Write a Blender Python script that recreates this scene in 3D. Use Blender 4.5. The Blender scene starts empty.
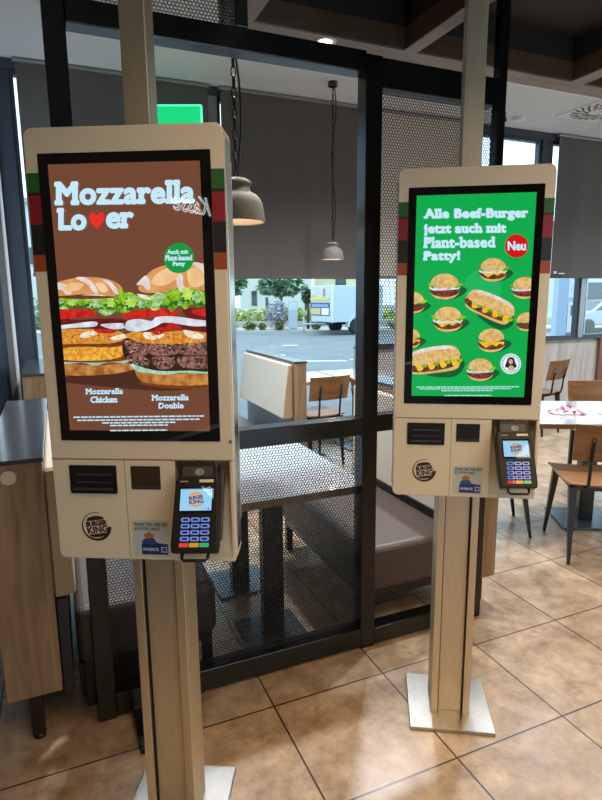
import bpy, bmesh, math, random
import numpy as np
from mathutils import Vector, Matrix
random.seed(7)
PI = math.pi
sc = bpy.context.scene
COL = sc.collection

# ------------------------------------------------------------------ materials
def sl(c):
    return c/12.92 if c <= 0.04045 else ((c+0.055)/1.055)**2.4
def rgb(r, g, b):
    return (sl(r/255), sl(g/255), sl(b/255), 1)
MATS = {}
def newmat(name):
    m = bpy.data.materials.new(name); m.use_nodes = True
    nt = m.node_tree
    return m, nt, nt.nodes['Principled BSDF']
def mat(name, col, rough=.5, metal=0, spec=.5, var=0, vscale=20, bump=0, bscale=60, stretch=None, coat=0):
    if name in MATS: return MATS[name]
    m, nt, b = newmat(name)
    N, L = nt.nodes, nt.links
    b.inputs['Base Color'].default_value = col
    b.inputs['Roughness'].default_value = rough
    b.inputs['Metallic'].default_value = metal
    b.inputs['Specular IOR Level'].default_value = spec
    b.inputs['Coat Weight'].default_value = coat
    b.inputs['Coat Roughness'].default_value = .08
    if var or bump:
        tc = N.new('ShaderNodeTexCoord'); mp = N.new('ShaderNodeMapping')
        L.new(tc.outputs['Object'], mp.inputs['Vector'])
        if stretch: mp.inputs['Scale'].default_value = stretch
        nz = N.new('ShaderNodeTexNoise'); nz.inputs['Scale'].default_value = vscale
        nz.inputs['Detail'].default_value = 5
        L.new(mp.outputs['Vector'], nz.inputs['Vector'])
        if var:
            cr = N.new('ShaderNodeValToRGB')
            cr.color_ramp.elements[0].position = .3; cr.color_ramp.elements[1].position = .7
            cr.color_ramp.elements[0].color = tuple(c*(1-var) for c in col[:3])+(1,)
            cr.color_ramp.elements[1].color = tuple(min(1, c*(1+var)) for c in col[:3])+(1,)
            L.new(nz.outputs['Fac'], cr.inputs['Fac']); L.new(cr.outputs['Color'], b.inputs['Base Color'])
        if bump:
            n2 = N.new('ShaderNodeTexNoise'); n2.inputs['Scale'].default_value = bscale
            n2.inputs['Detail'].default_value = 4
            L.new(mp.outputs['Vector'], n2.inputs['Vector'])
            bp = N.new('ShaderNodeBump'); bp.inputs['Strength'].default_value = bump
            bp.inputs['Distance'].default_value = .01
            L.new(n2.outputs['Fac'], bp.inputs['Height']); L.new(bp.outputs['Normal'], b.inputs['Normal'])
    MATS[name] = m
    return m
def emat(name, col, strength=1.0, rough=.12, spec=.5, var=0, vscale=60, col2=None, lo=.35, hi=.65):
    """self-lit picture element behind glossy glass (screens, lamps, signs)"""
    if name in MATS: return MATS[name]
    m, nt, b = newmat(name)
    N, L = nt.nodes, nt.links
    b.inputs['Base Color'].default_value = (.01, .01, .01, 1)
    b.inputs['Roughness'].default_value = rough
    b.inputs['Specular IOR Level'].default_value = spec
    b.inputs['Emission Color'].default_value = col
    b.inputs['Emission Strength'].default_value = strength
    if col2:
        tc = N.new('ShaderNodeTexCoord')
        nz = N.new('ShaderNodeTexNoise'); nz.inputs['Scale'].default_value = vscale; nz.inputs['Detail'].default_value = 6
        L.new(tc.outputs['Object'], nz.inputs['Vector'])
        cr = N.new('ShaderNodeValToRGB')
        cr.color_ramp.elements[0].position = lo; cr.color_ramp.elements[1].position = hi
        cr.color_ramp.elements[0].color = col2; cr.color_ramp.elements[1].color = col
        L.new(nz.outputs['Fac'], cr.inputs['Fac']); L.new(cr.outputs['Color'], b.inputs['Emission Color'])
    MATS[name] = m
    return m
def wood(name, dark, light, axis='Z', rough=.45, scale=1.0, dist=3.0):
    if name in MATS: return MATS[name]
    m, nt, b = newmat(name)
    N, L = nt.nodes, nt.links
    tc = N.new('ShaderNodeTexCoord'); mp = N.new('ShaderNodeMapping')
    s = {'X': (.12, 1, 1), 'Y': (1, .12, 1), 'Z': (1, 1, .08)}[axis]
    mp.inputs['Scale'].default_value = tuple(v*scale for v in s)
    L.new(tc.outputs['Object'], mp.inputs['Vector'])
    nz = N.new('ShaderNodeTexNoise'); nz.inputs['Scale'].default_value = 22; nz.inputs['Detail'].default_value = 8
    nz.inputs['Distortion'].default_value = dist*.3; nz.inputs['Roughness'].default_value = .65
    L.new(mp.outputs['Vector'], nz.inputs['Vector'])
    cr = N.new('ShaderNodeValToRGB')
    cr.color_ramp.elements[0].position = .32; cr.color_ramp.elements[1].position = .68
    cr.color_ramp.elements[0].color = dark; cr.color_ramp.elements[1].color = light
    L.new(nz.outputs['Fac'], cr.inputs['Fac']); L.new(cr.outputs['Color'], b.inputs['Base Color'])
    b.inputs['Roughness'].default_value = rough
    MATS[name] = m
    return m
def floor_mat():
    m, nt, b = newmat('floor_tiles'); N, L = nt.nodes, nt.links
    tc = N.new('ShaderNodeTexCoord'); mp = N.new('ShaderNodeMapping')
    mp.inputs['Location'].default_value = (-.178, -.385, 0)
    L.new(tc.outputs['Object'], mp.inputs['Vector'])
    br = N.new('ShaderNodeTexBrick'); br.offset = 0; br.squash = 1
    for k, v in (('Scale', 1), ('Mortar Size', .0036), ('Mortar Smooth', .0), ('Brick Width', .5), ('Row Height', .5), ('Bias', 0)):
        br.inputs[k].default_value = v
    br.inputs['Color1'].default_value = (.96, .97, 1, 1); br.inputs['Color2'].default_value = (1.0, 1.0, 1.0, 1)
    br.inputs['Mortar'].default_value = (.06, .05, .045, 1)
    L.new(mp.outputs['Vector'], br.inputs['Vector'])
    nz = N.new('ShaderNodeTexNoise'); nz.inputs['Scale'].default_value = 6.5; nz.inputs['Detail'].default_value = 12
    nz.inputs['Roughness'].default_value = .74; nz.inputs['Distortion'].default_value = .15
    L.new(tc.outputs['Object'], nz.inputs['Vector'])
    cr = N.new('ShaderNodeValToRGB')
    e = cr.color_ramp.elements
    e[0].position = .36; e[0].color = FLOOR_A; e[1].position = .65; e[1].color = FLOOR_B
    L.new(nz.outputs['Fac'], cr.inputs['Fac'])
    mx = N.new('ShaderNodeMix'); mx.data_type = 'RGBA'; mx.blend_type = 'MULTIPLY'; mx.inputs[0].default_value = 1
    L.new(cr.outputs['Color'], mx.inputs[6]); L.new(br.outputs['Color'], mx.inputs[7])
    L.new(mx.outputs[2], b.inputs['Base Color'])
    n2 = N.new('ShaderNodeTexNoise'); n2.inputs['Scale'].default_value = 30; n2.inputs['Detail'].default_value = 6
    L.new(tc.outputs['Object'], n2.inputs['Vector'])
    mr = N.new('ShaderNodeMapRange'); mr.inputs[3].default_value = .24; mr.inputs[4].default_value = .42
    L.new(n2.outputs['Fac'], mr.inputs[0]); L.new(mr.outputs[0], b.inputs['Roughness'])
    b.inputs['Coat Weight'].default_value = .45; b.inputs['Coat Roughness'].default_value = .24
    bp = N.new('ShaderNodeBump'); bp.inputs['Strength'].default_value = .12; bp.inputs['Distance'].default_value = .004
    mth = N.new('ShaderNodeMath'); mth.operation = 'SUBTRACT'
    L.new(n2.outputs['Fac'], mth.inputs[0]); L.new(br.outputs['Fac'], mth.inputs[1])
    L.new(mth.outputs[0], bp.inputs['Height']); L.new(bp.outputs['Normal'], b.inputs['Normal'])
    return m
def glass_mat():
    m = bpy.data.materials.new('window_glass'); m.use_nodes = True
    nt = m.node_tree; N, L = nt.nodes, nt.links
    N.remove(N['Principled BSDF'])
    t = N.new('ShaderNodeBsdfTransparent'); t.inputs[0].default_value = (.93, .97, .98, 1)
    g = N.new('ShaderNodeBsdfGlossy'); g.inputs['Roughness'].default_value = .02
    lw = N.new('ShaderNodeLayerWeight'); lw.inputs[0].default_value = .5
    pw = N.new('ShaderNodeMath'); pw.operation = 'POWER'; pw.inputs[1].default_value = 5
    f = N.new('ShaderNodeMath'); f.operation = 'MULTIPLY_ADD'; f.inputs[1].default_value = .9; f.inputs[2].default_value = .04
    L.new(lw.outputs['Facing'], pw.inputs[0]); L.new(pw.outputs[0], f.inputs[0])
    mx = N.new('ShaderNodeMixShader')
    L.new(f.outputs[0], mx.inputs[0]); L.new(t.outputs[0], mx.inputs[1]); L.new(g.outputs[0], mx.inputs[2])
    L.new(mx.outputs[0], N['Material Output'].inputs[0])
    return m
def leaf_mat(name, c, c2=None):
    m, nt, b = newmat(name); N, L = nt.nodes, nt.links
    b.inputs['Roughness'].default_value = .6
    oi = N.new('ShaderNodeNewGeometry')
    cr = N.new('ShaderNodeValToRGB')
    cr.color_ramp.elements[0].color = c; cr.color_ramp.elements[1].color = c2 or tuple(x*1.6 for x in c[:3])+(1,)
    L.new(oi.outputs['Random Per Island'], cr.inputs['Fac']); L.new(cr.outputs['Color'], b.inputs['Base Color'])
    return m

FLOOR_A = (.20, .122, .064, 1); FLOOR_B = (.47, .345, .222, 1)
M_floor = floor_mat()
M_glass = glass_mat()
M_cream = mat('cream_powder_coat', (.64, .56, .43, 1), .34, spec=.5)
M_creamd = mat('cream_recess_shade', (.52, .46, .36, 1), .4)  # darker cream copy: shade of the terminal recess put into the colour
M_steel = mat('brushed_steel', (.70, .60, .43, 1), .46, .9, var=.1, vscale=70, stretch=(8, 8, .15))
M_plate = mat('steel_plate', (.47, .45, .41, 1), .3, 1, var=.06, vscale=40)
M_alu = mat('satin_aluminium', (.72, .73, .74, 1), .25, 1)
M_frame = mat('black_metal', (.006, .006, .007, 1), .24, 0, .5)
M_mesh = mat('black_perforated_sheet', (.007, .007, .007, 1), .5, 0, .3)
M_bezel = mat('black_glass', (.005, .005, .006, 1), .025, 0, .5)
M_plastic = mat('dark_plastic', (.010, .009, .009, 1), .38, 0, .3)
M_plastic2 = mat('grey_plastic', (.034, .031, .030, 1), .4)
M_slot = mat('slot_black', (.008, .008, .009, 1), .3)
M_scan = mat('scanner_glass', (.045, .026, .014, 1), .12)
M_seam = mat('seam_shadow_gap', (.20, .16, .11, 1), .7)
M_green = mat('stripe_green', rgb(38, 92, 40), .4)
M_red = mat('stripe_red', rgb(132, 28, 42), .4)
M_blk = mat('stripe_black', rgb(34, 30, 32), .4)
M_org = mat('stripe_orange', rgb(150, 72, 36), .4)
M_oak = wood('oak_veneer', (.155, .092, .048, 1), (.33, .215, .118, 1), 'Z', .42)
M_walnut = wood('walnut_ply', (.16, .072, .026, 1), (.30, .145, .055, 1), 'X', .35)
M_ashwall = wood('grey_wash_panel', (.34, .30, .27, 1), (.56, .52, .48, 1), 'Z', .5)
M_beam = wood('limed_beam', (.16, .125, .105, 1), (.27, .22, .19, 1), 'X', .5)
M_beamface = wood('brown_beam', (.075, .040, .022, 1), (.125, .070, .040, 1), 'X', .5)
M_redwood = wood('red_brown_panel', (.14, .06, .035, 1), (.24, .11, .06, 1), 'Z', .45)
M_topslab = mat('dark_stone_top', (.045, .048, .055, 1), .14, 0, .6, var=.25, vscale=9)
M_tabletop = mat('grey_laminate', (.34, .345, .36, 1), .13, 0, .6, coat=.5)
M_leather = mat('brown_leather', (.060, .040, .032, 1), .42, bump=.15, bscale=120)
M_cush = mat('cream_upholstery', (.60, .53, .43, 1), .55, bump=.1, bscale=200)
M_cushside = mat('tan_upholstery', (.36, .26, .16, 1), .5)
M_baseb = mat('black_base', (.012, .012, .014, 1), .4)
M_blind = mat('blind_fabric', (.100, .086, .080, 1), .85, bump=.05, bscale=400)
M_blindl = mat('beige_blind_fabric', (.62, .55, .46, 1), .85)
M_cass = mat('blind_cassette', (.30, .30, .31, 1), .35, .6)
M_white = mat('white_paint', (.66, .66, .67, 1), .7)
M_ceil = mat('ceiling_paint', (.60, .60, .61, 1), .8)
M_dark = mat('dark_ceiling', (.020, .019, .018, 1), .7)
M_wallin = mat('warm_wall', (.13, .105, .085, 1), .8, var=.06, vscale=3)
M_navy = mat('anthracite_frame', (.035, .045, .065, 1), .35)
M_concrete = mat('grey_concrete', (.15, .135, .125, 1), .75, var=.12, vscale=25, bump=.1)
M_chain = mat('black_chain', (.006, .006, .006, 1), .5, 0, .3)
M_trimw = mat('white_trim', (.7, .7, .7, 1), .4)
M_asph = mat('asphalt', (.175, .20, .225, 1), .8, var=.12, vscale=1.2)
M_line = mat('road_paint', (.62, .66, .70, 1), .7)
M_kerb = mat('kerb_stone', (.33, .34, .35, 1), .8)
M_grass = mat('verge_grass', (.22, .30, .07, 1), .9, var=.5, vscale=3)
M_soil = mat('verge_gravel', (.44, .42, .36, 1), .9, var=.3, vscale=6)
M_bark = mat('bark', (.10, .07, .05, 1), .9)
M_rubber = mat('rubber', (.018, .018, .02, 1), .7)
M_trail = mat('trailer_white', (.46, .55, .62, 1), .4)
M_build = mat('render_white', (.50, .54, .57, 1), .8)
M_cab = mat('cabinet_grey', (.34, .41, .50, 1), .5)
M_silver = mat('silver_car_paint', (.42, .46, .52, 1), .25, .4)
M_carglass = mat('car_glass', (.05, .07, .09, 1), .08)
M_bluep = mat('blue_panel', rgb(30, 80, 160), .4)

# ------------------------------------------------------------------ mesh builder
class MB:
    def __init__(s): s.v = []; s.f = []; s.m = []; s.sm = []
    def add(s, vs, fs, mi=0, smooth=False, mtx=None):
        o = len(s.v)
        for p in vs:
            p = Vector(p)
            s.v.append(tuple(mtx @ p) if mtx is not None else tuple(p))
        for f in fs:
            s.f.append([i+o for i in f]); s.m.append(mi); s.sm.append(smooth)
        return s
    def box(s, x0, x1, y0, y1, z0, z1, mi=0, mtx=None):
        vs = [(x, y, z) for z in (z0, z1) for y in (y0, y1) for x in (x0, x1)]
        return s.add(vs, [(0, 2, 3, 1), (4, 5, 7, 6), (0, 1, 5, 4), (2, 6, 7, 3), (0, 4, 6, 2), (1, 3, 7, 5)], mi, False, mtx)
    def frustum(s, a, wa, b, wb, mi=0, mtx=None):
        """tapered square bar between two points; w = (half x, half y)"""
        vs = []
        for c, w in ((a, wa), (b, wb)):
            for sx, sy in ((-1, -1), (1, -1), (1, 1), (-1, 1)):
                vs.append((c[0]+sx*w[0], c[1]+sy*w[1], c[2]))
        return s.add(vs, [(3, 2, 1, 0), (4, 5, 6, 7)]+[(i, (i+1) % 4, 4+(i+1) % 4, 4+i) for i in range(4)], mi, False, mtx)
    def prism(s, poly, axis, a, b, mi=0, mtx=None, smooth=False):
        """poly 2-D; axis 'y': (x,z) extruded over y from a to b; 'x': (y,z); 'z': (x,y)"""
        n = len(poly)
        def P(p, t): return {'y': (p[0], t, p[1]), 'x': (t, p[0], p[1]), 'z': (p[0], p[1], t)}[axis]
        vs = [P(p, a) for p in poly]+[P(p, b) for p in poly]
        fs = [list(range(n)), list(range(2*n-1, n-1, -1))]+[(i, (i+1) % n, n+(i+1) % n, n+i)[::-1] for i in range(n)]
        return s.add(vs, fs, mi, smooth, mtx)
    def tube(s, pts, r, n=8, mi=0, mtx=None, cap=True):
        pts = [Vector(p) for p in pts]; vs = []; fs = []
        rs = r if isinstance(r, (list, tuple)) else [r]*len(pts)
        up = None
        for i, p in enumerate(pts):
            t = (pts[min(i+1, len(pts)-1)]-pts[max(i-1, 0)]).normalized()
            if up is None:
                up = t.orthogonal().normalized()
            u = (up-t*up.dot(t))
            u = u.normalized() if u.length > 1e-5 else t.orthogonal().normalized()
            up = u; w = t.cross(u)
            for k in range(n):
                a = 2*PI*k/n
                vs.append(p+(u*math.cos(a)+w*math.sin(a))*rs[i])
        for i in range(len(pts)-1):
            for k in range(n):
                fs.append((i*n+k, i*n+(k+1) % n, (i+1)*n+(k+1) % n, (i+1)*n+k))
        if cap:
            fs.append(list(range(n))[::-1]); fs.append([(len(pts)-1)*n+k for k in range(n)])
        return s.add(vs, fs, mi, True, mtx)
    def lathe(s, prof, n=32, c=(0, 0, 0), mi=0, mtx=None):
        vs = []; fs = []
        for r, z in prof:
            for k in range(n):
                a = 2*PI*k/n
                vs.append((c[0]+r*math.cos(a), c[1]+r*math.sin(a), c[2]+z))
        for i in range(len(prof)-1):
            for k in range(n):
                fs.append((i*n+k, i*n+(k+1) % n, (i+1)*n+(k+1) % n, (i+1)*n+k))
        return s.add(vs, fs, mi, True, mtx)
    def ring(s, c, R, r, mtx=None, mi=0, n=16, k=6):
        vs = []; fs = []
        for i in range(n):
            a = 2*PI*i/n
            for j in range(k):
                b = 2*PI*j/k
                vs.append((c[0]+(R+r*math.cos(b))*math.cos(a), c[1]+(R+r*math.cos(b))*math.sin(a), c[2]+r*math.sin(b)))
        for i in range(n):
            for j in range(k):
                fs.append((i*k+j, ((i+1) % n)*k+j, ((i+1) % n)*k+(j+1) % k, i*k+(j+1) % k))
        return s.add(vs, fs, mi, True, mtx)
    def build(s, name, mats, parent=None, bevel=0, seg=2, org=None, loc=None):
        me = bpy.data.meshes.new(name)
        v = s.v
        if org is not None: v = [(p[0]-org[0], p[1]-org[1], p[2]-org[2]) for p in v]
        me.from_pydata(v, [], s.f)
        if not isinstance(mats, (list, tuple)): mats = [mats]
        for m in mats: me.materials.append(m)
        me.polygons.foreach_set('material_index', s.m)
        me.polygons.foreach_set('use_smooth', s.sm)
        me.update()
        bm = bmesh.new(); bm.from_mesh(me)
        bmesh.ops.recalc_face_normals(bm, faces=bm.faces); bm.to_mesh(me); bm.free()
        o = bpy.data.objects.new(name, me); COL.objects.link(o)
        if parent: o.parent = parent
        elif org is not None: o.location = org
        if loc: o.location = loc
        if bevel:
            md = o.modifiers.new('soft_edges', 'BEVEL'); md.width = bevel; md.segments = seg
            md.limit_method = 'ANGLE'; md.angle_limit = .7
        return o
def empty(name, loc=(0, 0, 0), rz=0, label=None, cat=None, group=None):
    o = bpy.data.objects.new(name, None); COL.objects.link(o)
    o.empty_display_size = .1
    o.location = loc; o.rotation_euler = (0, 0, rz)
    return tag(o, label, cat, group)
def tag(o, label=None, cat=None, group=None, kind=None):
    if label: o['label'] = label
    if cat: o['category'] = cat
    if group: o['group'] = group
    if kind: o['kind'] = kind
    return o
def struct(mb, name, m, label, cat, bevel=0, parent=None):
    o = mb.build(name, m, parent, bevel)
    return tag(o, label, cat, None, 'structure')
def rrect(x0, x1, z0, z1, r, corners=(1, 1, 1, 1), n=6):
    """rounded rectangle, counter-clockwise from bottom-left; corners = BL, BR, TR, TL"""
    out = []
    for (cx, cz, a0, on) in ((x0, z0, PI, corners[0]), (x1, z0, 1.5*PI, corners[1]), (x1, z1, 0, corners[2]), (x0, z1, .5*PI, corners[3])):
        if not on: out.append((cx, cz)); continue
        sx = 1 if cx == x0 else -1; sz = 1 if cz == z0 else -1
        ox, oz = cx+sx*r, cz+sz*r
        for k in range(n+1):
            a = a0+.5*PI*k/n
            out.append((ox+r*math.cos(a), oz+r*math.sin(a)))
    return out
def circ(cx, cz, r, n=32, rz=None):
    return [(cx+r*math.cos(2*PI*k/n), cz+(rz or r)*math.sin(2*PI*k/n)) for k in range(n)]
def text_poly(body, bold=.0, res=3, shear=0, spacing=1.0, slab=0):
    """built-in font outline -> verts, faces in 2-D, normalised to its box (0..1, 0..1)"""
    cu = bpy.data.curves.new('lettering', 'FONT'); cu.body = body; cu.offset = bold; cu.resolution_u = res
    cu.shear = shear; cu.space_character = spacing
    cu.dimensions = '2D'; cu.fill_mode = 'FRONT'
    ob = bpy.data.objects.new('lettering', cu); COL.objects.link(ob)
    dg = bpy.context.evaluated_depsgraph_get()
    me = bpy.data.meshes.new_from_object(ob.evaluated_get(dg))
    vs = [(v.co.x, v.co.y) for v in me.vertices]; fs = [list(p.vertices) for p in me.polygons]
    if slab:
        cnt = {}
        for f in fs:
            for i in range(len(f)):
                e = tuple(sorted((f[i-1], f[i]))); cnt[e] = cnt.get(e, 0)+1
        rows = {}
        for e, c in cnt.items():
            (ax, ay), (bx, by) = vs[e[0]], vs[e[1]]
            if c == 1 and abs(ay-by) < 2e-3 and .05 < abs(ax-bx) < .19:
                rows.setdefault(round(ay, 2), []).append((min(ax, bx), max(ax, bx)))
        for y, spans in rows.items():
            low = abs(y) < .015; high = y > .40
            if not (low or high): continue
            for a, b in spans:
                i = len(vs); d = slab
                l, r = (a-d, b+d) if low else (a-d*1.2, b+d*.3)
                lo, hi = (y, y+.085) if low else (y-.085, y)
                vs += [(l, lo), (r, lo), (r, hi), (l, hi)]; fs.append([i, i+1, i+2, i+3])
    bpy.data.objects.remove(ob); bpy.data.curves.remove(cu); bpy.data.meshes.remove(me)
    x0 = min(v[0] for v in vs); x1 = max(v[0] for v in vs); y0 = min(v[1] for v in vs); y1 = max(v[1] for v in vs)
    return [((v[0]-x0)/(x1-x0), (v[1]-y0)/(y1-y0)) for v in vs], fs
def embolden(P, r):
    """heavier strokes: the same outline laid over itself in a small ring of offsets"""
    out = [(0, 0)]
    for rad, n in ((r, 10), (r*.5, 6)):
        out += [(rad*math.cos(2*PI*k/n), rad*math.sin(2*PI*k/n)) for k in range(n)]
    return out
def put_text(mb, body, x0, x1, z0, z1, y, bold=.02, mi=0, mtx=None, res=3, shear=0, spacing=1.0, rot=0):
    vs, fs = text_poly(body, 0, res, shear, spacing)
    cx, cz = (x0+x1)/2, (z0+z1)/2
    R = bold*(z1-z0); W = x1-x0-2*R; H = z1-z0-2*R
    for k, (ox, oz) in enumerate(embolden(None, R)):
        P = []
        for (u, v) in vs:
            a, b = (u-.5)*W+ox, (v-.5)*H+oz
            P.append((cx+a*math.cos(rot)-b*math.sin(rot), y-.000001*k, cz+a*math.sin(rot)+b*math.cos(rot)))
        mb.add(P, fs, mi, False, mtx)
def flat(mb, poly, y, mi=0, mtx=None):
    mb.add([(p[0], y, p[1]) for p in poly], [list(range(len(poly)))], mi, False, mtx)

# ------------------------------------------------------------------ camera
F, PITCH, ROLL, YAW = 566.77, .1795266, .0088605, .4040846
g = Vector((math.sin(YAW), math.cos(YAW), 0)); rt = Vector((math.cos(YAW), -math.sin(YAW), 0)); upv = Vector((0, 0, 1))
fw = g*math.cos(PITCH)-upv*math.sin(PITCH); dn = -g*math.sin(PITCH)-upv*math.cos(PITCH)
right = rt*math.cos(ROLL)+dn*math.sin(ROLL); down = -rt*math.sin(ROLL)+dn*math.cos(ROLL)
cd = bpy.data.cameras.new('camera'); cam = bpy.data.objects.new('camera', cd); COL.objects.link(cam)
cam.matrix_world = Matrix(((right.x, -down.x, -fw.x, 0), (right.y, -down.y, -fw.y, 0), (right.z, -down.z, -fw.z, 1.6), (0, 0, 0, 1)))
cd.sensor_fit = 'VERTICAL'; cd.sensor_height = 24; cd.lens = F/800*24; cd.clip_start = .05; cd.clip_end = 300
sc.camera = cam

# ------------------------------------------------------------------ room shell
WX0, WX1, WY0, WY1, CZ = -.52, 9.0, -3.6, 5.7, 3.58
struct(MB().box(WX0, WX1, WY0, WY1, -.12, 0), 'floor', M_floor, 'beige brown stone tile floor with dark joints', 'floor')
struct(MB().box(WX0-.2, WX1+.2, 2.46, WY1+.25, CZ, CZ+.15), 'ceiling', M_ceil, 'white ceiling above the window seats', 'ceiling')
struct(MB().box(WX0-.2, WX1+.2, WY0-.2, 2.46, CZ, CZ+.15), 'ceiling_front', M_ceil, 'white ceiling above the ordering area', 'ceiling')
# back wall: low walls, mullions, head
struct(MB().box(WX0-.2, 3.2, WY1, WY1+.2, -.1, .08), 'wall_back', M_white, 'low white upstand under the tall back windows by the booths', 'wall')
m = MB(); m.box(3.2, WX1+.2, WY1, WY1+.2, -.1, 1.0)
struct(m, 'wall_back_right', M_ashwall, 'grey washed wood panelled low wall under the right windows', 'wall')
struct(MB().box(WX0-.2, WX1+.2, WY1-.02, WY1+.2, 3.50, CZ), 'trim_1', M_navy, 'dark window head strip under the ceiling', 'trim')
struct(MB().box(3.2, WX1+.1, WY1-.035, WY1+.2, 1.0, 1.022), 'trim_2', M_navy, 'dark window sill on the panelled low wall', 'trim')
struct(MB().box(WX0, 3.2, WY1-.03, WY1+.2, .08, .10), 'trim_3', M_navy, 'dark window sill behind the booth tables', 'trim')
struct(MB().box(6.98, 7.14, WY1-.05, WY1, 0, 1.0), 'trim_4', M_redwood, 'red brown wooden upright on the panelled low wall', 'trim')
mull = [(-.335, -.205), (1.50, 1.585), (3.20, 3.30), (4.56, 4.63), (5.74, 5.90), (6.59, 6.68), (8.2, 8.3)]
edges = [WX0]+[e for a in mull for e in a]+[WX1]
wn = 0
struct(MB().box(-.362, -.335, WY1-.04, WY1+.1, .10, 3.5), 'trim_16', M_trimw, 'pale strip beside the corner post', 'trim')
struct(MB().box(-.412, -.362, WY1-.05, WY1+.1, .10, 3.5), 'trim_17', M_blind, 'brown strip in the left window corner', 'trim')
struct(MB().box(WX0, -.412, WY1, WY1+.1, .10, 3.5), 'wall_back_corner', M_navy, 'dark end of the back wall in the left corner', 'wall')
for i, (a, b) in enumerate(mull):
    struct(MB().box(a, b, WY1+.0, WY1+.1, .10 if b < 3.25 else 1.02, 3.5), 'trim_%d' % (5+i), M_navy if i not in (1, 5) else M_cass, 'dark upright mullion between the back windows', 'trim')
for a, b in zip(edges[0::2], edges[1::2]):
    if b-a < .08 or a == WX0: continue
    wn += 1
    z0 = .10 if b < 3.25 else 1.02
    fr = MB()
    t = .035
    fr.box(a, b, WY1+.02, WY1+.09, z0, z0+t); fr.box(a, b, WY1+.02, WY1+.09, 3.5-t, 3.5)
    fr.box(a, a+t, WY1+.02, WY1+.09, z0+t, 3.5-t); fr.box(b-t, b, WY1+.02, WY1+.09, z0+t, 3.5-t)
    o = struct(fr, 'window_%d' % wn, M_navy, 'dark framed window pane in the back wall', 'window')
    p = MB().box(a+t-.004, b-t+.004, WY1+.05, WY1+.058, z0+t-.004, 3.5-t+.004).build('pane', M_glass, o)
# left wall: dark low wall, window with dark reveal
struct(MB().box(WX0-.2, WX0, WY0, WY1, -.1, .98), 'wall_left', M_navy, 'dark low wall under the left window', 'wall')
struct(MB().box(WX0-.2, WX0, WY0, WY1, 3.3, CZ), 'wall_left_head', M_navy, 'dark strip above the left window', 'wall')
struct(MB().box(WX0-.2, WX0+.035, WY0, WY1, .98, 1.0), 'trim_12', M_alu, 'pale metal sill of the left window', 'trim')
struct(MB().box(WX0-.12, WX0-.02, 4.62, 4.80, 1.0, 3.3), 'trim_13', M_navy, 'dark upright post of the left window', 'trim')
fr = MB()
fr.box(WX0-.1, WX0-.03, 2.0, WY1, 1.0, 1.04); fr.box(WX0-.1, WX0-.03, 2.0, WY1, 3.26, 3.3)
fr.box(WX0-.1, WX0-.03, 2.0, 2.06, 1.04, 3.26); fr.box(WX0-.1, WX0-.03, WY1-.06, WY1, 1.04, 3.26)
o = struct(fr, 'window_left', M_navy, 'dark framed window of the left wall', 'window')
MB().box(WX0-.07, WX0-.062, 2.05, WY1-.05, 1.03, 3.27).build('pane', M_glass, o)
struct(MB().box(WX0-.2, WX0, WY0, 2.0, 1.0, 3.3), 'wall_left_front', M_wallin, 'plain wall beside the ordering area', 'wall')
m = MB(); m.box(WX1, WX1+.2, WY0, 1.0, -.1, CZ); m.box(WX1, WX1+.2, 1.0, WY1, -.1, .7); m.box(WX1, WX1+.2, 1.0, WY1, 3.3, CZ); m.box(WX1, WX1+.2, 3.2, 3.4, .7, 3.3)
struct(m, 'wall_right', M_wallin, 'plain warm wall at the far right of the room', 'wall')
# unseen wall behind the visitor, its wide opening added to let in daylight
m = MB(); m.box(WX0-.2, .2, WY0-.2, WY0, -.1, CZ); m.box(3.4, WX1+.2, WY0-.2, WY0, -.1, CZ); m.box(.2, 3.4, WY0-.2, WY0, 2.5, CZ)
struct(m, 'wall_front', M_wallin, 'plain unseen wall around an opening added for daylight', 'wall')

# canopy of wooden beams over the ordering area
cx0, cx1, cz0, cz1, cz2 = .70, 8.9, 2.65, 2.742, 2.85
m = MB()
m.box(cx0, cx1, 2.295, 2.405, cz0, cz1)
m.box(cx0, cx1, 2.30, 2.40, cz1, cz2, 1)
struct(m, 'beam_far', [M_beam, M_dark], 'pale wooden edge beam of the slatted ceiling canopy', 'ceiling beam')
struct(MB().box(cx0-.01, cx1, 2.405, 2.416, cz0-.004, cz1+.05), 'trim_14', M_trimw, 'thin white edging strip on the ceiling canopy', 'trim')
k = 0
def vbeam(x0, x1, nm):
    # bottom face limed, side faces brown
    b = MB()
    b.box(x0, x1, WY0+.3, 2.295, cz0, cz0+.006, 0)
    b.box(x0+.001, x1-.001, WY0+.3, 2.295, cz0+.006, cz1, 1)
    b.box(x0+.004, x1-.004, WY0+.3, 2.30, cz1, cz2, 2)
    struct(b, nm, [MATS['limed_beam_y'], M_beamface, M_dark], 'pale wooden cross beam of the ceiling canopy', 'ceiling beam')
wood('limed_beam_y', (.16, .125, .105, 1), (.27, .22, .19, 1), 'Y', .5)
for i, (a, b) in enumerate(((.70, .795), (1.483, 1.55), (2.469, 2.56), (3.42, 3.51), (4.4, 4.49), (5.4, 5.49))):
    vbeam(a, b, 'beam_%d' % (i+1))
m = MB(); m.box(.795, 1.483, 2.289, 2.2945, cz0+.006, cz1); m.box(1.55, 2.469, 2.289, 2.2945, cz0+.006, cz1); m.box(2.56, 3.42, 2.289, 2.2945, cz0+.006, cz1)
struct(m, 'trim_15', M_beamface, 'brown inner faces of the canopy edge beam', 'trim')
for i, y in enumerate((1.02, -.3, -1.6)):
    b = MB()
    for a, c in ((.795, 1.483), (1.55, 2.469), (2.56, 3.42), (3.51, 4.4)):
        b.box(a, c, y, y+.09, cz0, cz1)
    struct(b, 'beam_cross_%d' % (i+1), M_beam, 'wooden cross beams of the ceiling canopy', 'ceiling beam')
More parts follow.
